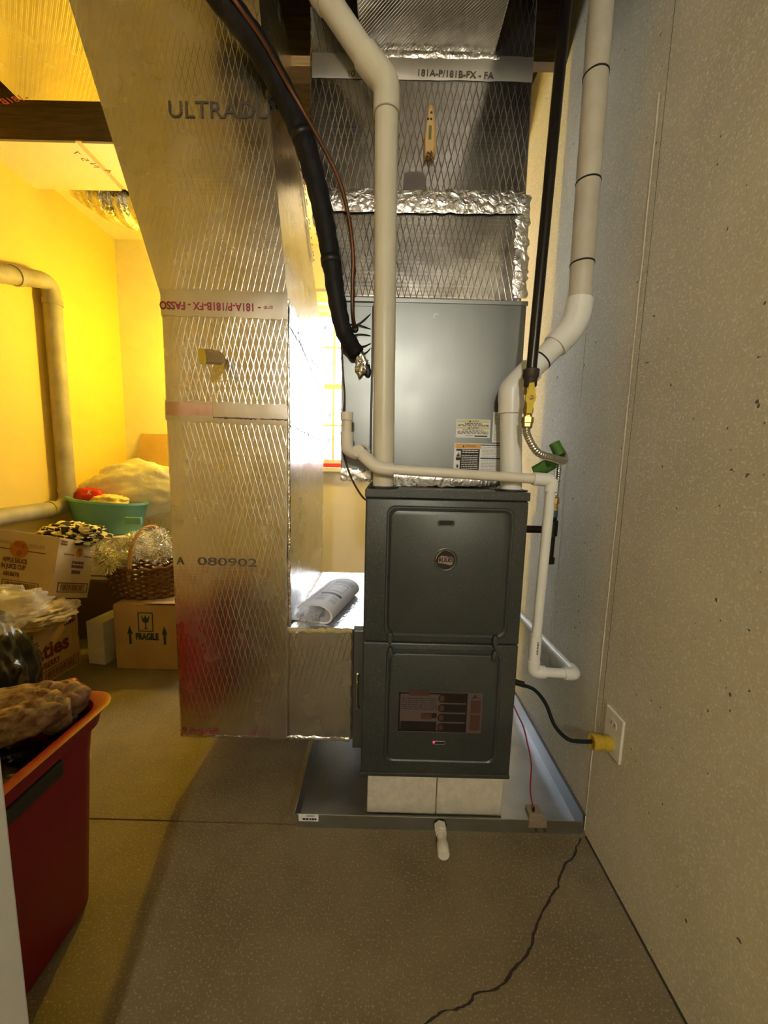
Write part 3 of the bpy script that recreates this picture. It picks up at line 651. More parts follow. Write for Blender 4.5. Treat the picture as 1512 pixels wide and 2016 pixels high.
# rating and warning label on the lower door
o = PY(783, 1440, YFN-.0061); r = V((PY(945, 1445, YFN).x-o.x, 0, 0)); u = V((0, 0, PY(783, 1358, YFN).z-o.z))
bm = B(); para(bm, o, r, u, V((0, -.0004, 0))); lb = finish('warning_label', bm, 'label_dim', dl); F = Face(o, r, u, .0005)
bm = B(); F.frame(bm, .0, .02, .82, .98, .02); F.rect(bm, .03, .05, .46, .27); 
for k in range(4):
    b0 = .04+.235*k; F.rect(bm, .51, b0, .82, b0+.2, .0002); F.poly(bm, [(.515+.045*math.cos(t), b0+.1+.10*math.sin(t)) for t in [math.pi*2*i/14 for i in range(14)]], .0003)
F.rect(bm, .29, .36, .46, .48); finish('black_print', bm, 'label_black', lb)
for q_ in ((.12, .9, .36, 1.03), (.86, .08, .98, .46), (.86, .5, .98, .82), (.27, .33, .40, .47)): bm = B(); F.rect(bm, *q_, .0004); finish('red_print', bm, 'label_dim2', lb)
for k in range(4): bm = B(); F.poly(bm, [(.515+.03*math.cos(t), .14+.235*k+.07*math.sin(t)) for t in [math.pi*2*i/12 for i in range(12)]], .0006); finish('red_print', bm, 'label_dim2', lb)
bm = B(); lines(bm, F, .04, .46, .55, .86, 6, .35, seed=21); finish('small_print', bm, 'ink', lb)
bm = B(); F.poly(bm, [(.87, .86), (.91, .97), (.93, .90), (.97, .86), (.92, .88)], .0003); finish('symbol', bm, 'ink', lb)
# top collars where the vents enter
for x in (-.004, .368):
    bm = B(); lathe(bm, (x, 1.12, 1.0295), (0, 0, 1), [(.046, 0), (.046, .004), (.034, .006)], 28); finish('vent_collar', bm, 'black', fu, True, 40)

# ================================================================== vent pipes
YV = 1.12
def ring(bm, c, ax, r, w, n=22): return lathe(bm, V(c)-V(ax).normalized()*w/2, ax, [(r-.002, 0), (r, 0), (r, w), (r-.002, w)], n)
v1 = thing('intake_pipe', (-.004, YV, 1.03), 'cream plastic pipe rising from the furnace top and bending left under the joists', 'pipe')
a0 = V((-.004, YV, 1.034)); a1 = PY(761, 215, YV); bend = PY(762, 165, YV); a2 = PY(724, 118, YV); a3 = PY(645, 0, YV); a3 = a2+(a3-a2).normalized()*.42
bm = B(); tube(bm, [a0, a1], .0302, 24); finish('lower_length', bm, 'pvc_cream', v1, True, 50)
bm = B(); tube(bm, [a2, a3], .0302, 24); finish('upper_length', bm, 'pvc_cream', v1, True, 50)
bm = B(); tube(bm, fillet([a1-V((0, 0, .012)), a1+V((0, 0, .012)), bend, a2, a2+(a3-a2).normalized()*.012], .05), .0345, 24); finish('elbow', bm, 'pvc_cream', v1, True, 50)
bm = B(); ring(bm, a2+(a3-a2).normalized()*.19, a3-a2, .0342, .05, 24); finish('coupling', bm, 'pvc_cream', v1, True, 50)
bm = B(); ring(bm, a1-V((0, 0, .013)), (0, 0, 1), .0349, .0025, 24); finish('glue_ring', bm, 'pvc_old', v1, True)
v2 = thing('exhaust_pipe', (.368, YV, 1.03), 'white plastic exhaust pipe jogging right and up the concrete wall with dark rings', 'pipe')
b0 = V((.368, YV, 1.034)); b1 = PY(1006, 812, YV); b2 = PY(1005, 770, YV); b3 = PY(1046, 728, YV); b4 = PY(1092, 682, YV); b5 = PY(1132, 640, YV); b6 = PY(1141, 590, YV); b7 = PY(1184, 0, YV); b7 = b6+(b7-b6).normalized()*1.02
bm = B(); tube(bm, [b0, b1], .0302, 24); finish('lower_length', bm, 'pvc_white', v2, True, 50)
bm = B(); tube(bm, fillet([b1-V((0, 0, .004)), b1+V((0, 0, .02)), b2, b3], .055), .0355, 24); finish('elbow', bm, 'pvc_white', v2, True, 50)
bm = B(); tube(bm, [b3, b4], .0302, 24); finish('middle_length', bm, 'pvc_white', v2, True, 50)
bm = B(); tube(bm, fillet([b4, b5, b6], .05), .0355, 24); finish('elbow', bm, 'pvc_white', v2, True, 50)
bm = B(); tube(bm, [b6, b7], .0302, 24); finish('upper_length', bm, 'pvc_old', v2, True, 50)
for x, y in ((1140, 520), (1153, 360), (1170, 150)):
    c = PY(x, y, YV); t = (c-b6).dot((b7-b6).normalized()); c = b6+(b7-b6).normalized()*t
    bm = B(); ring(bm, c, b7-b6, .0315, .004, 24); finish('dark_ring', bm, 'pvc_band', v2, True)
bm = B(); ring(bm, b3.lerp(b4, .42), b4-b3, .0315, .004, 24); finish('dark_ring', bm, 'pvc_band', v2, True)
# ================================================================== condensate drain
YP = 1.07
cd = thing('condensate_pipe', PY(715, 888, 1.185), 'slim white condensate drain crossing the furnace top and dropping down its right side', 'pipe')
k0 = PY(713, 888, 1.186); k1 = PY(706, 888, 1.10); k2 = PY(742, 922, YP); k3 = PY(1086, 945, YP); k4 = PY(1049, 1322, YP); k5 = PY(1133, 1327, YP); k6 = V((k5.x+.012, 1.85, k5.z-.03))
RP, RF = .0138, .0182
bm = B(); tube(bm, [k2, k3], RP, 18); finish('cross_length', bm, 'pvc_drain', cd, True, 50)
bm = B(); tube(bm, [k3, k4], RP, 18); finish('down_length', bm, 'pvc_white', cd, True, 50)
bm = B(); tube(bm, [k4, k5], RP, 16); finish('side_length', bm, 'pvc_white', cd, True, 50)
bm = B(); tube(bm, [k5, k6], RP, 16); finish('wall_length', bm, 'pvc_white', cd, True, 50)
def elbow(a, b, c, l1, l2, mat, name='elbow', rf=RF):
    a, b, c = V(a), V(b), V(c); bm = B(); p = b+(a-b).normalized()*l1; q = b+(c-b).normalized()*l2
    tube(bm, fillet([p, b, q], min(l1, l2)*.75), rf, 18); finish(name, bm, mat, cd, True, 50)
elbow(k1, k2, k3, .062, .045, 'pvc_drain'); elbow(k2, k3, k4, .052, .032, 'pvc_white'); elbow(k3, k4, k5, .035, .035, 'pvc_white'); elbow(k4, k5, k6, .035, .035, 'pvc_white')
bm = B(); u = (k3-k4).normalized(); tube(bm, [k4+u*.034, k4+u*.115], .0165, 18); finish('coupling', bm, 'pvc_white', cd, True, 50)
u2 = PY(683, 868, 1.11)
bm = B(); tube(bm, fillet([k0, PY(712, 890, 1.14), k1], .02), RF*.95, 18); finish('adapter', bm, 'pvc_drain', cd, True, 50)
bm = B(); lathe(bm, k0+V((.004, .002, 0)), (0, -1, 0), [(.022, 0), (.022, .014), (.017, .016)], 8); finish('hex_nut', bm, 'pvc_drain', cd)
v0 = PY(683, 812, 1.11)
bm = B(); tube(bm, [v0+V((0, 0, -.01)), u2], RP, 16); finish('vent_stub', bm, 'pvc_drain', cd, True, 50)
bm = B(); tube(bm, [v0, v0-V((0, 0, .022))], .0178, 18); finish('vent_cap', bm, 'pvc_drain', cd, True, 50)
bm = B(); tube(bm, fillet([u2+V((0, 0, .025)), PY(683, 886, 1.11), PY(703, 893, 1.125)], .02), RF, 18); finish('elbow', bm, 'pvc_drain', cd, True, 50)
bm = B(); F = Face(k4+u*.06+V((-.002, -.0167, 0)), V((.005, 0, 0)), V((0, 0, .04)), .0); lines(bm, F, 0, 1, 0, 1, 9, .6, seed=3); finish('print', bm, 'ink', cd)
# ================================================================== gas line
gl = thing('gas_line', PY(1048, 725, 1.03), 'black iron gas pipe with yellow shutoff valve and silver flexible connector', 'gas pipe')
g0 = PY(1115, 0, 1.03); g1 = PY(1046, 728, 1.03); gt = g1+(g0-g1).normalized()*1.22
bm = B(); tube(bm, [gt, g1], .0134, 18); finish('pipe', bm, 'iron_black', gl, True, 50)
dn = (g1-g0).normalized(); dn = (dn+V((0, 0, -1))*3).normalized()
bm = B(); lathe(bm, g1-dn*.002, dn, [(.0165, 0), (.0205, .002), (.0205, .018), (.018, .024), (.0165, .028), (.0165, .042), (.013, .046)], 20); finish('reducer', bm, 'iron_cast', gl, True, 45)
h0 = g1+dn*.042
bm = B(); lathe(bm, h0, dn, [(.012, 0), (.0145, .006), (.0145, .018), (.011, .022), (.011, .05), (.0135, .055), (.0135, .066), (.010, .07)], 8); finish('valve_body', bm, 'brass', gl)
hv = PY(1044, 783, 1.03-.017)
bm = B(); pts = [(hv.x+x, hv.y, hv.z+z) for x, z in ((-.006, .036), (.006, .038), (.009, .012), (.014, .004), (.012, -.008), (.007, -.014), (.006, -.04), (-.008, -.040), (-.008, -.014), (-.013, -.008), (-.013, .006), (-.008, .012))]
prism(bm, pts, (0, -.005, 0), .0012); hd = finish('valve_handle', bm, 'yellow_handle', gl)
bm = B(); lathe(bm, hv+V((0, -.005, 0)), (0, -1, 0), [(.006, 0), (.006, .003), (.003, .004)], 6); finish('nut', bm, 'brass', hd)
n0 = h0+dn*.068
bm = B(); lathe(bm, n0, dn, [(.0105, 0), (.0105, .008), (.0155, .010), (.0155, .024), (.0135, .026), (.0135, .034), (.011, .038)], 6); finish('flare_nut', bm, 'brass', gl)
fpts = spline([n0+dn*.034, n0+dn*.055+V((.002, 0, 0)), PY(1058, 890, 1.03), PY(1090, 902, 1.05), PY(1111, 906, 1.10), PY(1103, 884, 1.17), PY(1101, 905, 1.23), PY(1099, 935, 1.25), PY(1094, 978, 1.25)], 40)
bm = B(); tube(bm, fpts, [(.0098 if i < 190 else .0075)+.0008*math.sin(i*math.pi/2.5) for i in range(len(fpts))], 14); finish('flexible_connector', bm, 'steel_flex', gl, True)
for pp, nm in ((((1089, 872), (1101, 896), .0125), 'green_tape'),):
    a, b, r = pp; bm = B(); tube(bm, [PY(a[0]+2, a[1], 1.13), PY((a[0]+b[0])/2+2, (a[1]+b[1])/2, 1.125), PY(b[0]+2, b[1], 1.12)], [.0155, .016, .017], 12, False)
    gt_ = finish(nm, bm, 'green_tape', gl, True); gt_['label'] = 'green tape sleeve'
bm = B(); q = [PY(x, y, 1.21) for x, y in ((1048, 921), (1066, 914), (1082, 901), (1098, 906), (1096, 922), (1078, 932), (1052, 931))]; prism(bm, q, (0, .012, .003), .003); finish('green_tape', bm, 'green_tape', gl, True, 40)
d0 = PY(1094, 978, 1.25)
bm = B(); lathe(bm, d0, (0, 0, -1), [(.008, 0), (.0125, .004), (.0125, .022), (.009, .026), (.009, .034), (.012, .036), (.012, .044)], 8); finish('fitting', bm, 'brass', gl)
dx = d0-V((.002, 0, .044))
bm = B(); lathe(bm, dx, (0, 0, -1), [(.0125, 0), (.0125, .022)], 16); finish('blue_bushing', bm, 'blue_enamel', gl, True, 45)
bm = B(); lathe(bm, dx-V((0, 0, .02)), (-.01, 0, -1), [(.0115, 0), (.0115, .012), (.0165, .014), (.0165, .064), (.0115, .067), (.0115, .135), (.016, .137), (.016, .158), (.011, .16)], 16); finish('drip_leg', bm, 'iron_black', gl, True, 45)
zz = PY(1055, 1042, 1.25).z
bm = B(); cyl(bm, (.395, 1.25, zz), (dx.x, 1.25, zz), .0125, 14); finish('nipple', bm, 'iron_black', gl, True, 50)
# ================================================================== refrigerant lines
ls = thing('suction_line', PY(700, 700, 1.18), 'thick black foam-insulated refrigerant line curving down to the coil cabinet', 'insulated pipe')
px = [(440, 0, 1.115), (503, 85, 1.13), (560, 187, 1.135), (596, 270, 1.135), (622, 360, 1.14), (640, 440, 1.14), (652, 515, 1.14), (664, 595, 1.14), (678, 655, 1.145), (702, 696, 1.172)]
pts = [V((-.585, .43, 2.33)), V((-.58, .75, 2.33)), V((-.545, 1.02, 2.325))]+[PY(*q) for q in px]
sp_ = spline(pts, 7); r0 = [.0335-.0095*min(1, max(0, (i-18)/(len(sp_)-28)))+.0014*math.sin(i*1.9) for i in range(len(sp_))]
bm = B(); tube(bm, sp_, r0, 18); finish('insulation', bm, 'insulation_black', ls, True)
bm = B(); c = PY(541, 196, 1.15); lump(bm, c, (.016, .02, .02), .5, 3, 3, 2); prism(bm, [c+V((-.01, -.012, -.012)), c+V((.008, -.012, -.012)), c+V((-.002, -.012, -.04))], (0, .003, 0)); finish('tie_strap', bm, 'black', ls)
bm = B(); lump(bm, PY(711, 716, 1.172), (.016, .014, .030), .55, 4, 3, 9); finish('foil_wrap', bm, 'foil_tape', ls)
for x, y in ((597, 272), (652, 513)):
    i = min(range(len(sp_)), key=lambda k: (sp_[k]-PY(x, y, 1.137)).length); bm = B(); ring(bm, sp_[i], sp_[i+1]-sp_[i-1], r0[i]+.002, .02, 18); finish('tape_wrap', bm, 'black', ls, True)
cl = thing('liquid_line', PY(693, 640, 1.18), 'thin bare copper refrigerant line looping down beside the black insulated line', 'copper pipe')
px = [(462, 0, 1.085), (515, 75, 1.095), (566, 165, 1.10), (600, 225, 1.115), (640, 296, 1.125), (668, 356, 1.13), (686, 425, 1.135), (695, 500, 1.14), (694, 560, 1.15), (694, 615, 1.165), (699, 647, 1.188)]
bm = B(); tube(bm, spline([V((-.545, .43, 2.34)), V((-.53, .78, 2.335)), V((-.50, 1.0, 2.30))]+[PY(*q) for q in px], 8), .0056, 10); finish('pipe', bm, 'copper', cl, True)
cb = tag(finish('control_cable', tube(B(), spline([PY(671, 640, 1.165), PY(674, 720, 1.168), PY(678, 780, 1.165), PY(675, 830, 1.14), PY(674, 880, 1.15), PY(684, 920, 1.16), PY(696, 950, 1.12), PY(712, 976, 1.085), (-.050, 1.10, .992)], 6), .0028, 8), 'cable_brown', None, True), 'thin brown control cable hanging down to the furnace top corner', 'cable')
wr_pts = [((684, 637), (700, 640), (716, 630), (731, 617)), ((691, 652), (700, 641), (714, 642), (731, 649)), ((692, 664), (700, 659), (714, 658), (731, 662)), ((694, 678), (706, 682), (718, 681), (731, 676)), ((696, 690), (706, 699), (719, 695), (731, 685))]
for i, q in enumerate(wr_pts):
    lab = ['uppermost', 'second from top', 'middle', 'fourth from top', 'lowest'][i]
    tag(finish('sensor_wire', tube(B(), spline([PY(x, y, 1.183 if 0 < k < 3 else 1.192) for k, (x, y) in enumerate(q)], 5), .0017, 6), 'cable_black', None, True), f'{lab} of the five thin dark wires across the coil access panel', 'wire', 'thin wires on the coil panel')
# ================================================================== pan, blocks, float switch
dp = thing('drain_pan', (.19, 1.48, 0), 'shallow galvanized drain pan on the floor under the furnace', 'drain pan')
PX0, PX1, PY0, PY1, PH = -.240, .624, 1.037, 1.93, .043
bm = B(); box(bm, PX0, PX1, PY0, PY1, .001, .0035); finish('base', bm, 'galv', dp)
bm = B(); box(bm, PX0, PX1, PY0-.001, PY0+.001, .001, PH); tube(bm, [(PX0, PY0, PH), (PX1, PY0, PH)], .0016, 8); finish('front_lip', bm, 'galv', dp)
bm = B(); prism(bm, [(PX0, PY0, .001), (PX0-.008, PY0, PH+.004), (PX0-.006, PY0, PH+.004), (PX0+.002, PY0, .001)], (0, PY1-PY0, 0)); prism(bm, [(PX0-.008, PY0, PH+.004), (PX0-.026, PY0+.02, PH-.004), (PX0-.026, PY0+.02, PH-.006), (PX0-.007, PY0, PH+.002)], (0, PY1-PY0-.02, 0)); finish('left_lip', bm, 'galv', dp)
bm = B(); box(bm, PX1-.001, PX1+.001, PY0, PY1, .001, PH+.02); box(bm, PX1, PX1+.009, PY0, PY1, PH+.018, PH+.02); finish('right_lip', bm, 'galv_dark', dp)
bm = B(); box(bm, PX0, PX1, PY1-.001, PY1+.001, .001, PH); finish('back_lip', bm, 'galv', dp)
so, F = sticker(588, 1602, 627, 1616, PY0-.0012, 'label_white', dp)
bm = B(); lines(bm, F, .2, .9, .15, .45, 1, .9, seed=2); lines(bm, F, .4, .8, .6, .95, 2, .3, seed=3); finish('print', bm, 'ink', so)
xm = PY(858, 1560, 1.1).x
for nm, x0, x1, lb_ in (('support_block', -.030, xm-.001, 'pale speckled foam block under the left half of the furnace'), ('support_block', xm+.001, .394, 'pale speckled foam block under the right half of the furnace')):
    bm = B(); box(bm, x0, x1, 1.085, 1.70, .0036, .1565, .004); tag(finish(nm, bm, 'foam_block'), lb_, 'block', 'blocks under the furnace')
dpg = thing('pan_drain_stub', PY(866, 1624, PY0), 'white plastic drain stub poking out of the front of the metal pan', 'pipe fitting')
e0 = PY(866, 1628, PY0-.001); e1 = V((PZ(874, 1688, .018).x, .945, .020)); e0.z = .0225; dd = (e1-e0).normalized(); ln = (e1-e0).length
bm = B(); lathe(bm, e0, dd, [(.019, 0), (.019, .004)], 20); finish('gasket', bm, 'black', dpg, True, 45)
bm = B(); lathe(bm, e0+dd*.004, dd, [(.0185, 0), (.0185, .022), (.0165, .024), (.0165, .03)], 6); finish('hex_nut', bm, 'pvc_drain', dpg)
bm = B(); cyl(bm, e0+dd*.03, e0+dd*(ln-.02), .0132, 18); finish('nipple', bm, 'pvc_drain', dpg, True, 50)
bm = B(); lathe(bm, e0+dd*(ln-.035), dd, [(.0145, 0), (.0168, .003), (.0168, .034), (.015, .037)], 20); finish('end_cap', bm, 'pvc_drain', dpg, True, 45)
fs = thing('float_switch', PY(1060, 1610, PY0), 'small tan float switch clipped on the front lip of the pan', 'switch')
M('switch_tan', (.24, .19, .12), .6)
q0 = PY(1041, 1612, PY0-.004); q1 = PY(1076, 1612, PY0-.004)
bm = B(); para(bm, (q0.x, PY0-.006, PH+.003), (q1.x-q0.x-.012, 0, 0), (0, .036, 0), (0, 0, .022), .003); finish('housing', bm, 'switch_tan', fs)
bm = B(); para(bm, (q0.x, PY0-.009, PH-.018), (q1.x-q0.x, 0, 0), (0, .007, 0), (0, 0, .024), .002); cl_ = finish('clip', bm, 'switch_tan', fs)
for fx in (.42, .9):
    bm = B(); lathe(bm, (q0.x+(q1.x-q0.x)*fx, PY0-.009, PH-.022), (0, -1, 0), [(.0045, 0), (.0045, .004), (.002, .006)], 10); finish('thumb_screw', bm, 'label_dim2', fs, True)
wt = V((q0.x+.016, PY0+.006, PH+.025))
bm = B(); cyl(bm, wt-V((0, 0, .003)), wt+V((0, 0, .012)), .0045, 10); finish('strain_relief', bm, 'black', fs)
tag(finish('alarm_wire', tube(B(), spline([wt+V((0, 0, .008)), PY(1044, 1555, 1.055), PY(1046, 1505, 1.06), PY(1038, 1462, 1.07), PY(1030, 1430, 1.08), PY(1015, 1398, 1.10), (.4045, 1.16, .40)], 6), .0022, 8), 'wire_red', None, True), 'thin red wire running from the float switch to the furnace', 'wire')
# ================================================================== outlet and power cord
ot = thing('wall_outlet', (XR, .953, .395), 'white electrical outlet plate on the concrete wall', 'outlet')
bm = B(); box(bm, XR-.006, XR+.001, .916, .990, .333, .455, .002); finish('cover_plate', bm, 'outlet_white', ot)
for z in (.422, .366):
    bm = B(); prism(bm, [(XR-.0065, .953+.0165*math.cos(t), z+.0145*math.sin(t)) for t in [2*math.pi*k/20 for k in range(20)]], (-.0015, 0, 0)); rc = finish('receptacle', bm, 'outlet_white', ot)
    for y in (.946, .960):
        bm = B(); box(bm, XR-.0085, XR-.0078, y-.0012, y+.0012, z-.004, z+.006); finish('slot_opening', bm, 'black', rc)
pc = thing('power_cord', (.60, .953, .366), 'black power cord with a yellow plug from furnace to wall outlet', 'cord')
bm = B(); lathe(bm, (XR-.0085, .953, .366), (-1, 0, .08), [(.017, 0), (.0195, .004), (.019, .02), (.0165, .022), (.0165, .025), (.0195, .027), (.021, .046), (.021, .05), (.018, .052), (.014, .048)], 18); finish('plug', bm, 'yellow_plastic', pc, True, 40)
bm = B(); tube(bm, spline([(.59, .953, .372), PY(1150, 1460, .965), PY(1118, 1455, .98), PY(1092, 1428, 1.01), PY(1074, 1385, 1.04), PY(1052, 1358, 1.07), PY(1026, 1347, 1.09), (.398, 1.12, .455)], 8), .0052, 12); finish('cable', bm, 'cable_black', pc, True)
bm = B(); cyl(bm, PY(1022, 1346, 1.09)+V((-.01, .01, 0)), PY(1032, 1348, 1.085), .009, 12); finish('strain_relief', bm, 'black', pc, True, 50)
# ================================================================== manual on the boot
mn = thing('manual', (-.22, 1.42, .556), 'folded white instruction booklet lying curled on the foil box beside the furnace', 'booklet')
zt = .5560
nA = PZ(640, 1232, zt); nA = V((-.165, 1.235, zt)); axd = V((.07, .30, 0)); axn = axd.normalized(); sd = V((-axn.y, axn.x, 0))
prof = [(0.0, .062, ), (.03, .078), (.055, .076), (.085, .058), (.105, .030)]
def curl(off):
    pts = []
    for k in range(15):
        t = k/14; ang = math.radians(-95+230*t)
        pts.append((.052-.052*math.cos(ang)*0 + .036*math.cos(ang), .040+.036*math.sin(ang)))
    return pts
cs = [(.150, .004), (.10, .003), (.05, .002), (.018, .004), (.002, .018), (.0, .034), (.010, .052), (.035, .066), (.07, .068), (.105, .060), (.128, .050)]
cs = [(p.x, p.y) for p in spline([V((a, b, 0)) for a, b in cs], 4)]
bm = B(); TH = .006; Rg = []
for end in (0, 1):
    ring_o = []; ring_i = []
    for i, (s_, z_) in enumerate(cs):
        a = cs[max(0, i-1)]; b = cs[min(len(cs)-1, i+1)]; t = V((b[0]-a[0], b[1]-a[1], 0)).normalized(); n = V((-t.y, t.x, 0))
        base = nA+axd*end
        ring_o.append(bm.verts.new(base+sd*s_+V((0, 0, z_)))); ring_i.append(bm.verts.new(base+sd*(s_-n.x*TH)+V((0, 0, z_-n.y*TH))))
    Rg.append((ring_o, ring_i))
(o0, i0), (o1, i1) = Rg; n = len(o0)
for k in range(n-1):
    bm.faces.new((o0[k], o0[k+1], o1[k+1], o1[k])); bm.faces.new((i0[k], i1[k], i1[k+1], i0[k+1])); bm.faces.new((o0[k], i0[k], i0[k+1], o0[k+1])); bm.faces.new((o1[k], o1[k+1], i1[k+1], i1[k]))
bm.faces.new((o0[0], o1[0], i1[0], i0[0])); bm.faces.new((o0[-1], i0[-1], i1[-1], o1[-1]))
zmin = min(v.co.z for v in bm.verts); bmesh.ops.translate(bm, verts=bm.verts, vec=(0, 0, zt+.0004-zmin)); dzm = zt+.0004-zmin
finish('pages', bm, 'paper', mn, True, 50)
# print follows the curled upper leaf: s along the curl (0 spine side, 1 free edge), t along the booklet
def leaf(bm, s0, t0, s1, t1, n=6):
    def P(s_, t_):
        i = (.52+.46*s_)*(len(cs)-1); k = min(int(i), len(cs)-2); f = i-k; a = V((*cs[k], 0)).lerp(V((*cs[k+1], 0)), f); tt = V((cs[k+1][0]-cs[k][0], cs[k+1][1]-cs[k][1], 0)).normalized(); nn_ = V((-tt.y, tt.x, 0))*.0006
        return nA+axd*t_+sd*(a.x+nn_.x)+V((0, 0, a.y+nn_.y+dzm))
    L = [(bm.verts.new(P(s0+(s1-s0)*j/n, t0)), bm.verts.new(P(s0+(s1-s0)*j/n, t1))) for j in range(n+1)]
    for p, q in zip(L, L[1:]): bm.faces.new((p[0], q[0], q[1], p[1]))
bm = B(); leaf(bm, .80, .12, .815, .80, 1); leaf(bm, .25, .48, .66, .495); leaf(bm, .25, .72, .66, .735); leaf(bm, .65, .48, .66, .735, 1); leaf(bm, .25, .48, .26, .735, 1); finish('rule_lines', bm, 'ink_grey', mn)
bm = B(); leaf(bm, .18, .36, .72, .42); finish('printed_bar', bm, 'ink', mn)
bm = B()
for t_ in (.78, .81, .84, .87): leaf(bm, .15, t_, .7, t_+.012)
for t_ in (.16, .19, .22, .27, .30): leaf(bm, .2, t_, .38, t_+.01); leaf(bm, .5, t_, .7, t_+.01)
for t_ in (.14, .48, .80): leaf(bm, .92, t_, .94, t_+.02, 1)
finish('print', bm, 'ink_grey', mn)
pbg = tag(finish('plastic_sleeve', lump(B(), (-.25, 1.36, .567), (.042, .17, .010), .5, 3, 4, 6), 'clear_bag', None, True), 'crumpled clear plastic sleeve under the folded booklet', 'plastic sleeve')

# ================================================================== left alcove: drain pipe, flex duct
XD = -1.945
wp = thing('waste_pipe', PX(118, 985, XD), 'large cream plastic waste pipe dropping along the yellow-lit left wall', 'pipe')
w0 = PX(-60, 530, XD); w1 = PX(100, 553, XD); w1b = PX(96, 545, XD); w2 = PX(118, 1000, XD); w2.y = w1.y; w3 = V((XD, .9, w2.z-.02))
bm = B(); tube(bm, fillet([w0, w1, w2, w3], .09, 8), .0445, 22); finish('pipe', bm, 'pvc_shaded', wp, True, 50)
for c, ax in ((w0.lerp(w1, .52), w1-w0), (w1.lerp(w2, .09), w2-w1), (w2.lerp(w3, .085), w3-w2), (w1.lerp(w2, .92), w2-w1)):
    bm = B(); ring(bm, c, ax, .0495, .03, 22); finish('socket', bm, 'pvc_shaded', wp, True, 50)
fx = thing('flexible_duct', PY(250, 420, 2.6), 'crinkled silver flexible duct sagging under the ceiling in the yellow alcove', 'duct')
pts = spline([PY(100, 300, 2.62), PY(165, 350, 2.56), PY(235, 395, 2.54), PY(310, 405, 2.52), PY(420, 380, 2.50)], 20)
rnd = random.Random(4)
bm = B(); tube(bm, pts, [.125+(.006 if i % 2 else -.006)+rnd.uniform(-.004, .004) for i in range(len(pts))], 22); finish('sleeve', bm, 'flex_foil', fx, True, 70)
bm = B(); cyl(bm, PY(420, 380, 2.50), PY(420, 380, 2.50)+V((.12, 0, .05)), .11, 20); finish('collar', bm, 'galv', fx, True, 50)

# ================================================================== left alcove: boxes and bags
def strips(bm, F, pts, w):
    for (a, b), (c, d) in zip(pts, pts[1:]):
        p, q = F.p(a, b), F.p(c, d); t = (q-p).normalized(); n = F.n.cross(t)*w/2; prism(bm, [p-n, q-n, q+n, p+n], F.n*.0003)
# --- FRAGILE carton
c0 = PZ(230, 1316, 0); zt_ = .345
bx = thing('cardboard_box', (c0.x+.22, c0.y+.2, 0), 'brown cardboard carton printed FRAGILE with a wine glass and two arrows', 'box')
WX = .46
bm = B(); box(bm, c0.x, c0.x+WX, c0.y, c0.y+.40, .001, zt_, .003); finish('carton', bm, 'cardboard', bx)
bm = B(); prism(bm, [(c0.x+.002, c0.y+.002, zt_+.001), (c0.x+WX, c0.y+.002, zt_+.001), (c0.x+WX, c0.y+.2, zt_+.001), (c0.x+.002, c0.y+.2, zt_+.001)], (0, 0, .003)); finish('flap', bm, 'cardboard', bx)
bm = B(); prism(bm, [(c0.x+.16, c0.y-.004, zt_+.012), (c0.x+WX, c0.y-.006, zt_+.018), (c0.x+WX, c0.y+.10, zt_+.005), (c0.x+.2, c0.y+.05, zt_+.005)], (0, 0, .003)); finish('flap', bm, 'cardboard', bx)
F = Face((c0.x, c0.y, 0), V((WX, 0, 0)), V((0, 0, zt_)), .0008)
fw = lambda X: (PY(X, 1230, c0.y).x-c0.x)/WX
bm = B(); F.frame(bm, fw(272), .60, fw(302), .90, .012); a = fw(287); d = fw(298)-a
F.poly(bm, [(a-d*.8, .86), (a-d*.55, .76), (a-d*.1, .735), (a-d*.1, .66), (a-d*.5, .64), (a+d*.5, .64), (a+d*.1, .66), (a+d*.1, .735), (a+d*.55, .76), (a+d*.8, .86), (a+d*.3, .80), (a, .86), (a-d*.3, .80)]); finish('glass_symbol', bm, 'print_teal', bx)
F.text('FRAGILE', fw(266), .475, .048, 'print_teal', bx, fit=fw(311)-fw(266), bold=.0022)
for X in (255, 323):
    a = fw(X); bm = B(); F.poly(bm, [(a-.012, .40), (a+.014, .40), (a+.014, .56), (a+.032, .56), (a+.001, .69), (a-.03, .56), (a-.012, .56)]); finish('arrow', bm, 'print_teal', bx)
# --- small white carton between the boxes
o = PZ(160, 1310, 0); e = PZ(203, 1312, 0); g = PZ(224, 1298, 0); dv = V((.03, .24, 0))
bm = B(); para(bm, V((o.x+.025, o.y+.02, .001)), V((e.x-o.x-.02, e.y-o.y-.01, 0)), dv, V((0, 0, .235)), .004); tag(finish('small_carton', bm, 'carton_white'), 'small dirty white carton on the floor left of the FRAGILE box', 'box')
# --- cereal carton
r0_ = PZ(160, 1306, 0); dirn = (PZ(100, 1343, 0)-r0_); dirn.z = 0; dirn.normalize(); nrm = V((dirn.y, -dirn.x, 0)); nrm = nrm if nrm.x < 0 else -nrm
ch = PY(151, 1196, r0_.y).z; LEN = .46
oc = thing('cardboard_box', r0_+dirn*.2+nrm*.1, 'tan cardboard cereal carton with dark red lettering, behind the red bin', 'box')
bm = B(); para(bm, V((r0_.x, r0_.y, .001)), dirn*LEN, nrm*.20, V((0, 0, ch)), .003); finish('carton', bm, 'cardboard', oc)
F = Face(V((r0_.x, r0_.y, 0))+dirn*LEN, -dirn*LEN, V((0, 0, ch)), .0012)
if F.n.dot(nrm) > 0: F = Face(V((r0_.x, r0_.y, 0))+dirn*LEN, -dirn*LEN, V((0, 0, ch)), -.0012); F.n = -F.n; F.off = .0012
M('print_maroon', (.12, .02, .018), .8)
F.text('oaties', .34, .42, .105, 'print_maroon', oc, fit=.52, bold=.0035); F.text('STRAWBERRY', .34, .26, .040, 'print_maroon', oc, fit=.40, bold=.001)
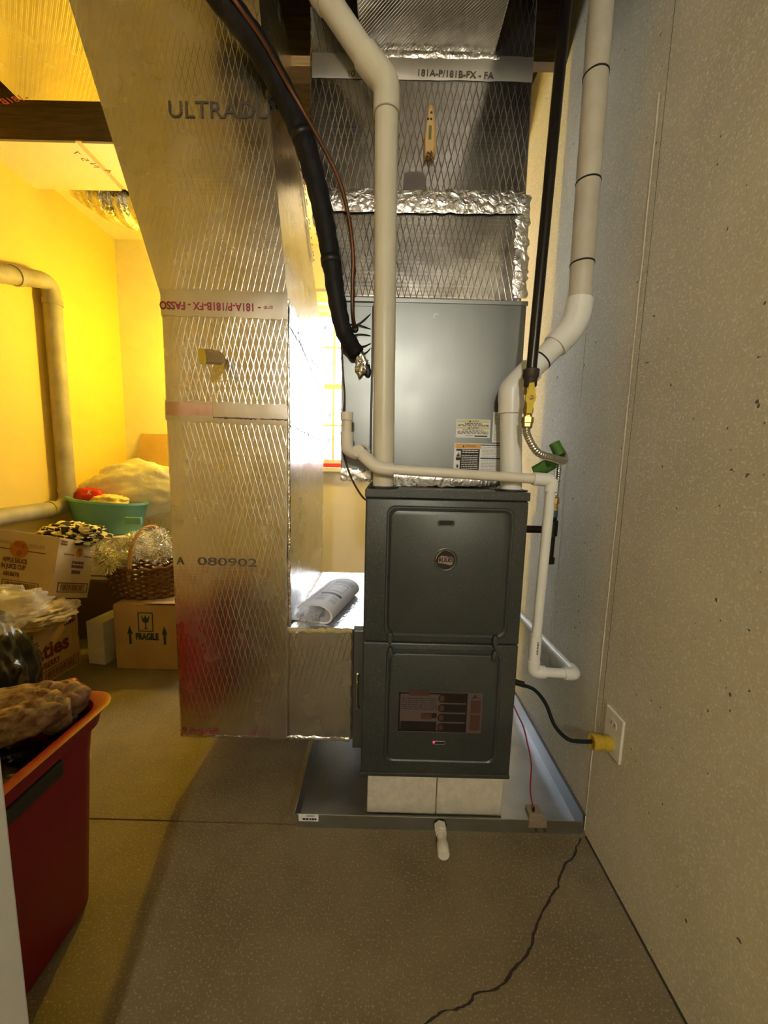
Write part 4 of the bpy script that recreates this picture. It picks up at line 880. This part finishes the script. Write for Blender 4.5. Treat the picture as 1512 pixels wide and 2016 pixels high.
bm = B(); F.frame(bm, .52, .06, .97, .22, .008); finish('barcode_frame', bm, 'print_maroon', oc)
bm = B(); barcode(bm, F, .55, .09, .94, .19, 18); finish('barcode', bm, 'print_brown', oc)
bm = B(); lines(bm, F, .22, .46, .80, .88, 1, .8, seed=4); lines(bm, F, .27, .52, .66, .74, 2, .5, seed=5); lines(bm, F, .82, .96, .78, .95, 2, .7, seed=6); F.rect(bm, .985, .52, 1., .58); finish('print', bm, 'print_maroon', oc)
# --- dark carton stack that carries the tub
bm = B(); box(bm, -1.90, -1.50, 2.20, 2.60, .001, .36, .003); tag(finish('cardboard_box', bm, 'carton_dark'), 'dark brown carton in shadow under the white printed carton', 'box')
pcx = thing('printed_carton', (-1.6, 2.3, .361), 'white printed carton under the green tub and beside the wicker basket', 'box')
tl = PY(165, 1075, 2.08); br = PY(228, 1165, 2.14)
bm = B(); box(bm, -1.90, -1.50, 2.24, 2.60, .361, .625, .003); finish('carton', bm, 'carton_white', pcx)
F = Face((-1.90, 2.24, .361), V((.40, 0, 0)), V((0, 0, .264)), .0008)
bm = B(); F.frame(bm, .35, .08, .62, .8, .02); finish('printed_frame', bm, 'print_brown', pcx)
F2 = Face((-1.50, 2.24, .361), V((0, .36, 0)), V((0, 0, .264)), .0008)
bm = B(); lines(bm, F2, .1, .7, .5, .7, 2, .5, seed=9); finish('print', bm, 'print_faded', pcx)
bm = B(); F2.frame(bm, .3, .1, .8, .4, .012); finish('printed_frame', bm, 'print_faded', pcx)
# --- apple sauce carton, tipped
YA = 1.75
TR = PY(118, 1058, YA); BR = PY(99, 1178, YA); TL = PY(-36, 1036, YA); EDG = PY(190, 1071, YA+.23)-TR; DN = BR-TR
ab = thing('cardboard_box', BR, 'tan apple sauce carton with a round fruit logo, tipped on top of the pile', 'box')
bm = B(); para(bm, TL+DN, TR-TL, EDG, -DN, .002); finish('carton', bm, 'cardboard_lt', ab)
F = Face(TL+DN, TR-TL, -DN, .0008); fa = lambda X: (X+36)/154.
M('logo_orange', (.50, .20, .06), .8)
def disc(F, bm, a, b, r, n=22, h=0.): ra = r/F.r.length; rb = r/F.u.length; F.poly(bm, [(a+ra*math.cos(2*math.pi*k/n), b+rb*math.sin(2*math.pi*k/n)) for k in range(n)], h)
bm = B(); disc(F, bm, fa(43), .72, .043); lg = finish('logo_disc', bm, 'print_orange', ab)
bm = B(); disc(F, bm, fa(38), .80, .014, 12, .0004); disc(F, bm, fa(50), .78, .011, 12, .0004); disc(F, bm, fa(44), .66, .013, 12, .0004); finish('logo_fruit', bm, 'print_red', ab)
for q_ in ((-20, 28), (58, 96)): bm = B(); F.rect(bm, fa(q_[0]), .70, fa(q_[1]), .715); finish('logo_line', bm, 'print_brown', ab)
for q_ in ((62, 92, .74, .86, 2), (-5, 26, .76, .86, 3)): bm = B(); lines(bm, F, fa(q_[0]), fa(q_[1]), q_[2], q_[3], 1, .5, seed=q_[4]); finish('logo_script', bm, 'print_faded', ab)
F.text('APPLE SAUCE', fa(14), .50, .031, 'print_brown', ab, fit=fa(63)-fa(14), bold=.0012); F.text('IN JUICE CUP', fa(12), .40, .031, 'print_brown', ab, fit=fa(61)-fa(12), bold=.0012); F.text('6818678', fa(19), .28, .028, 'print_brown', ab, fit=fa(50)-fa(19), bold=.001)
bm = B(); F.frame(bm, fa(18), .05, fa(91), .21, .008); finish('barcode_frame', bm, 'print_maroon', ab)
bm = B(); barcode(bm, F, fa(24), .08, fa(84), .18, 20); finish('barcode', bm, 'print_brown', ab)
G = Face(BR, EDG, -DN, .0008)
bm = B(); disc(G, bm, .56, .80, .024); finish('logo_disc', bm, 'print_orange', ab)
bm = B(); disc(G, bm, .54, .84, .008, 12, .0004); disc(G, bm, .58, .78, .008, 12, .0004); finish('logo_fruit', bm, 'print_red', ab)
for q_ in ((.16, .43), (.68, .92)): bm = B(); G.rect(bm, q_[0], .74, q_[1], .755); finish('logo_line', bm, 'print_brown', ab)
bm = B(); lines(bm, G, .4, .72, .52, .66, 2, .7, seed=7); lines(bm, G, .42, .66, .42, .5, 1, .8, seed=8); finish('print', bm, 'print_brown', ab)
bm = B(); lines(bm, G, .05, .2, .88, .97, 2, .6, seed=9); finish('print', bm, 'print_brown', ab)
bm = B(); G.frame(bm, .12, .10, .94, .27, .02); finish('barcode_frame', bm, 'print_maroon', ab)
bm = B(); barcode(bm, G, .2, .13, .86, .24, 18); finish('barcode', bm, 'print_brown', ab)
# --- cloths and bags
def cloth(name, mat, c, rad, label, cat, **k):
    bm = B(); lump(bm, c, rad, **k); return tag(finish(name, bm, mat, None, True), label, cat)
cloth('checked_cloth', 'bw_cloth', PY(142, 1052, 1.93), (.155, .10, .058), 'black and pale yellow checked cloth bundled in the open apple sauce carton', 'cloth', amp=.28, freq=2.2, sub=5, seed=2, wr=.25, wfreq=(5, 5, 5))
cloth('beige_cloth', 'cloth_beige', PY(84, 1212, 1.72)+V((0, 0, .01)), (.115, .13, .065), 'rumpled beige knit cloth piled on the cereal carton', 'cloth', amp=.22, freq=2.0, sub=5, seed=5, wr=.30, wfreq=(2, 2, 9))
cloth('clear_bag', 'clear_bag', PY(8, 1198, 1.14), (.095, .09, .062), 'crumpled clear plastic bag on top of the black rubbish bag', 'plastic bag', amp=.35, freq=2.2, sub=4, seed=8, wr=.25)
cloth('rubbish_bag', 'black_gloss', V((-1.262, 1.13, .30)), (.145, .15, .315), 'shiny black rubbish bag standing behind the red bin', 'rubbish bag', amp=.13, freq=1.5, sub=5, seed=11, flat=-.29, wr=.07, wfreq=(1.5, 1.5, 5))
# --- green tub with its load and the white film bag
tc = PY(215, 1000, 2.41); tz = .628
tb = thing('green_tub', (tc.x, 2.42, tz), 'oval teal green plastic tub standing on the printed carton', 'tub')
bm = B(); rg = []; n = 36
for z, k, inn in ((0, .80, 0), (.004, .82, 0), (.20, 1., 0), (.205, 1.035, 0), (.196, 1.04, 0), (.21, 1.03, 0), (.21, .975, 0), (.20, .965, 0), (.02, .79, 0)):
    rg.append([(tc.x+.005+.225*k*math.cos(2*math.pi*i/n), 2.40+.165*k*math.sin(2*math.pi*i/n), tz+z+.06*(-math.cos(2*math.pi*i/n))*(z/.21)*.35) for i in range(n)])
loft(bm, rg); finish('basin', bm, 'green_tub', tb, True, 50)
bm = B(); p = PY(265, 1022, 2.26); box(bm, p.x-.05, p.x+.045, 2.245, 2.265, p.z-.03, p.z+.012, .004); finish('rim_handle', bm, 'green_tub', tb)
rp = tag(finish('red_pouch', lump(B(), (tc.x-.105, 2.38, .845), (.10, .05, .062), .12, 2.2, 4, 3), 'red_pouch', None, True), 'shiny red snack pouch in the left end of the green tub', 'pouch')
text('K', PY(172, 972, 2.31), (1, 0, -.15), (0, .2, 1), .032, 'label_white', rp, bold=.001)
cloth('yellow_cloth', 'cloth_yellow', V((tc.x+.05, 2.35, .822)), (.10, .08, .045), 'pale yellow cloth lying in the green tub', 'cloth', amp=.3, freq=2.5, sub=4, seed=14)
cloth('film_bag', 'film_white', V((tc.x+.10, 2.57, .88)), (.34, .13, .19), 'translucent white plastic bag slumped over the back of the green tub', 'plastic bag', amp=.12, freq=1.2, sub=5, seed=17, wr=.2, wfreq=(2.4, 2.4, 2.4))
# --- wicker basket with tinsel
bc = V((PY(290, 1110, 2.085).x+.005, 2.085, zt_+.005)); BL, BWd, BH = .215, .145, .155
wb = thing('wicker_basket', bc, 'dark brown wicker basket with a tall twisted handle on the FRAGILE carton', 'basket')
for k in range(13):
    t = k/12; f = .86+.16*t; bm = B()
    pts = [V((bc.x+BL*f*math.cos(a), bc.y+BWd*f*math.sin(a), bc.z+.008+BH*t+.006*math.sin(a*18+(k % 2)*math.pi)+.02*t*math.cos(a)**2)) + V((math.cos(a), math.sin(a), 0))*.004*math.cos(a*18+(k % 2)*math.pi) for a in [2*math.pi*i/72 for i in range(73)]]
    tube(bm, pts, .0075 if k < 12 else .0105, 6, False); finish('weave_row' if k < 12 else 'rim', bm, 'wicker', wb, True)
for i in range(20):
    a = 2*math.pi*i/20; bm = B(); tube(bm, [(bc.x+BL*.85*math.cos(a), bc.y+BWd*.85*math.sin(a), bc.z), (bc.x+BL*1.0*math.cos(a), bc.y+BWd*1.0*math.sin(a), bc.z+BH+.01)], .004, 5); finish('stake', bm, 'wicker', wb, True)
bm = B(); prism(bm, [(bc.x+BL*.82*math.cos(a), bc.y+BWd*.82*math.sin(a), bc.z) for a in [2*math.pi*i/24 for i in range(24)]], (0, 0, .008)); finish('bottom', bm, 'wicker', wb)
hA = V((bc.x-.012, bc.y-BWd*.99, bc.z+.11)); hB = V((bc.x+.035, bc.y+BWd*.99, bc.z+.12))
hp = []
for i in range(41):
    t = i/40; a = math.pi*t; mid = hA.lerp(hB, .5-.5*math.cos(a)); hp.append(mid+V((0, 0, .255*math.sin(a)**.8)))
for s in range(3):
    bm = B(); T, N = frames(hp); tube(bm, [p+(n*math.cos(i*.9+s*2.09)+t.cross(n)*math.sin(i*.9+s*2.09))*.0062 for i, (p, t, n) in enumerate(zip(hp, T, N))], .0058, 6); finish('handle_strand', bm, 'wicker_lt', wb, True)
def tinsel(name, mat, path, rad, count, label, seed, L=(.012, .03)):
    r = random.Random(seed); bm = B(); P = spline(path, 10)
    for i in range(count):
        c = P[r.randrange(len(P))]; d = V((r.gauss(0, 1), r.gauss(0, 1), r.gauss(0, 1))).normalized(); p = c+d*rad*r.random()**.4; l = r.uniform(*L)
        e = V((r.gauss(0, 1), r.gauss(0, 1), r.gauss(0, 1))).normalized(); d2 = (d+e*.8).normalized(); w = d2.cross(e).normalized()*.0016
        q = p+d2*l*.5+e*.003; s_ = p+d2*l
        vs = [bm.verts.new(x) for x in (p-w, p+w, q+w, q-w, s_+w, s_-w)]; bm.faces.new(vs[:4]); bm.faces.new((vs[3], vs[2], vs[4], vs[5]))
    return tag(finish(name, bm, mat), label, 'tinsel')
zb = bc.z+BH+.012
tinsel('tinsel_garland', 'tinsel', [PY(222, 1092, 2.015), PY(245, 1075, 2.035), PY(268, 1060, 2.065), PY(280, 1085, 2.015), PY(255, 1095, 1.975), PY(232, 1102, 1.975)], .032, 1700, 'silver tinsel garland heaped over the left end of the wicker basket', 1)
tinsel('tinsel_garland', 'tinsel', [PY(305, 1050, 2.115), PY(322, 1060, 2.115), PY(318, 1085, 2.065), PY(340, 1080, 2.115), PY(310, 1100, 2.035), PY(298, 1085, 2.075)], .030, 1500, 'silver tinsel garland in the wicker basket right of its handle', 2)
tinsel('tinsel_garland', 'tinsel_gold', [PY(196, 1075, 1.905), PY(208, 1092, 1.915), PY(200, 1110, 1.905), PY(216, 1112, 1.915), PY(225, 1098, 1.935)], .034, 1300, 'pale gold shredded tinsel between apple sauce carton and wicker basket', 3)
# --- things by the back wall
fb = tag(finish('patterned_box', box(B(), -1.78, -1.25, 2.735, 2.94, .001, .975, .01), 'floral'), 'white storage box with a small dark print by the back wall', 'box')
bm = B(); para(bm, PY(267, 936, 2.90), V((.42, 0, 0)), V((0, .09, .30)), V((0, .006, -.002))); ob = finish('cardboard_sheet', bm, 'cardboard'); zmn = .978-PY(267, 936, 2.90).z
for v in ob.data.vertices: v.co.z += zmn+.0015
tag(ob, 'flat brown cardboard sheet leaning on the back wall above the patterned box', 'cardboard sheet')
# ================================================================== red bin
XB, YB0, YB1, HB = -.93, .445, .905, .50
rb = thing('red_bin', (XB, .66, 0), 'tall dark red plastic bin standing behind the white door edge', 'bin')
def brr(x0, x1, y0, y1, z, r): return [((x0+x1)/2+x, (y0+y1)/2+y, z) for x, y in rrect((x1-x0)/2, (y1-y0)/2, r, 7)]
bm = B(); loft(bm, [brr(-1.13, -.708, .475, .840, .0, .05), brr(-1.14, -.700, .465, .850, .015, .055), brr(-1.16, -.690, .45, .885, .44, .06), brr(-1.165, -.687, .445, .89, .455, .06), brr(-1.175, -.678, .435, .90, .457, .06),
    brr(-1.18, -.672, .43, .905, .49, .062), brr(-1.19, -.662, .42, .915, .495, .065), brr(-1.195, -.657, .415, .92, .502, .066), brr(-1.185, -.667, .425, .91, .506, .065), brr(-1.17, -.684, .44, .893, .50, .06), brr(-1.15, -.70, .46, .87, .30, .05), brr(-1.12, -.715, .48, .83, .01, .05)])
finish('shell', bm, 'bin_red', rb, True, 50)
bm = B(); box(bm, -.689, -.678, .50, .755, .415, .45, .004); finish('handle_grip', bm, 'bin_handle', rb)
bm = B(); p = PZ(126, 1356, .505); lump(bm, p+V((0, .02, 0)), (.018, .02, .014), .1, 2, 3, 1); finish('rim_lug', bm, 'bin_red', rb, True)
bm = B(); box(bm, -1.188, -1.175, .50, .755, .415, .45, .004); finish('handle_grip', bm, 'bin_handle', rb)
ib = cloth('bin_bag', 'black_gloss', V((-.925, .655, .43)), (.215, .195, .075), 'wrinkled shiny black bag filling the top of the red bin', 'rubbish bag', amp=.22, freq=1.8, sub=5, seed=23, wr=.22, wfreq=(2.5, 2.5, 2.5))
pk = PZ(145, 1400, .49)
bm = B(); lathe(bm, pk+V((-.015, .0, -.05)), (.18, .12, 1), [(.045, 0), (.04, .03), (.022, .07), (.003, .105)], 9); tag(finish('bag_corner', bm, 'black_gloss'), 'pointed dark bag corner sticking up at the far right of the red bin', 'rubbish bag')
# --- quilted mitt draped over the bin
m0 = PZ(-50, 1425, .53); m1 = PZ(124, 1388, .53); rr_ = (m1-m0).normalized()
om = thing('oven_mitt', (m0+m1)/2-V((0, 0, .06)), 'brown quilted floral oven mitt lying across the top of the red bin', 'oven mitt')
def pillow(name, mat, c, ax, L, wy, wz, seed, parent, grid=.038):
    bm = B(); res = bmesh.ops.create_icosphere(bm, subdivisions=5, radius=1.); up = V((.1, -.35, .93)); sd_ = up.cross(ax).normalized(); up = ax.cross(sd_).normalized()
    for v in res['verts']:
        d = v.co.normalized(); f = lambda t, p: math.copysign(abs(t)**p, t)
        x, y, z = f(d.x, .75)*L, f(d.y, .8)*wy, f(d.z, .9)*wz
        q = .008*(abs(math.sin((x+y)*math.pi/grid))**.5+abs(math.sin((x-y)*math.pi/grid))**.5)*(1 if abs(d.z) > .2 else .4)
        k = 1+.10*noise.noise(d*2.2+V((seed, 0, 0)))
        v.co = V(c)+ax*x*k+sd_*y*k+up*(z*k+math.copysign(q, d.z))
    return finish(name, bm, mat, parent, True)
cM = PZ(22, 1402, .52); pillow('hand', 'quilt2', cM, rr_, .14, .05, .032, 3, om)
cT = PZ(30, 1432, .528); axT = (rr_+V((0, .35, .12))).normalized(); pillow('thumb', 'quilt', cT+V((-.02, -.0, .0)), axT, .105, .030, .026, 5, om)
cC = PZ(98, 1394, .515); pillow('cuff', 'quilt', cC, (rr_+V((0, -.9, -.5))).normalized(), .055, .035, .034, 8, om)
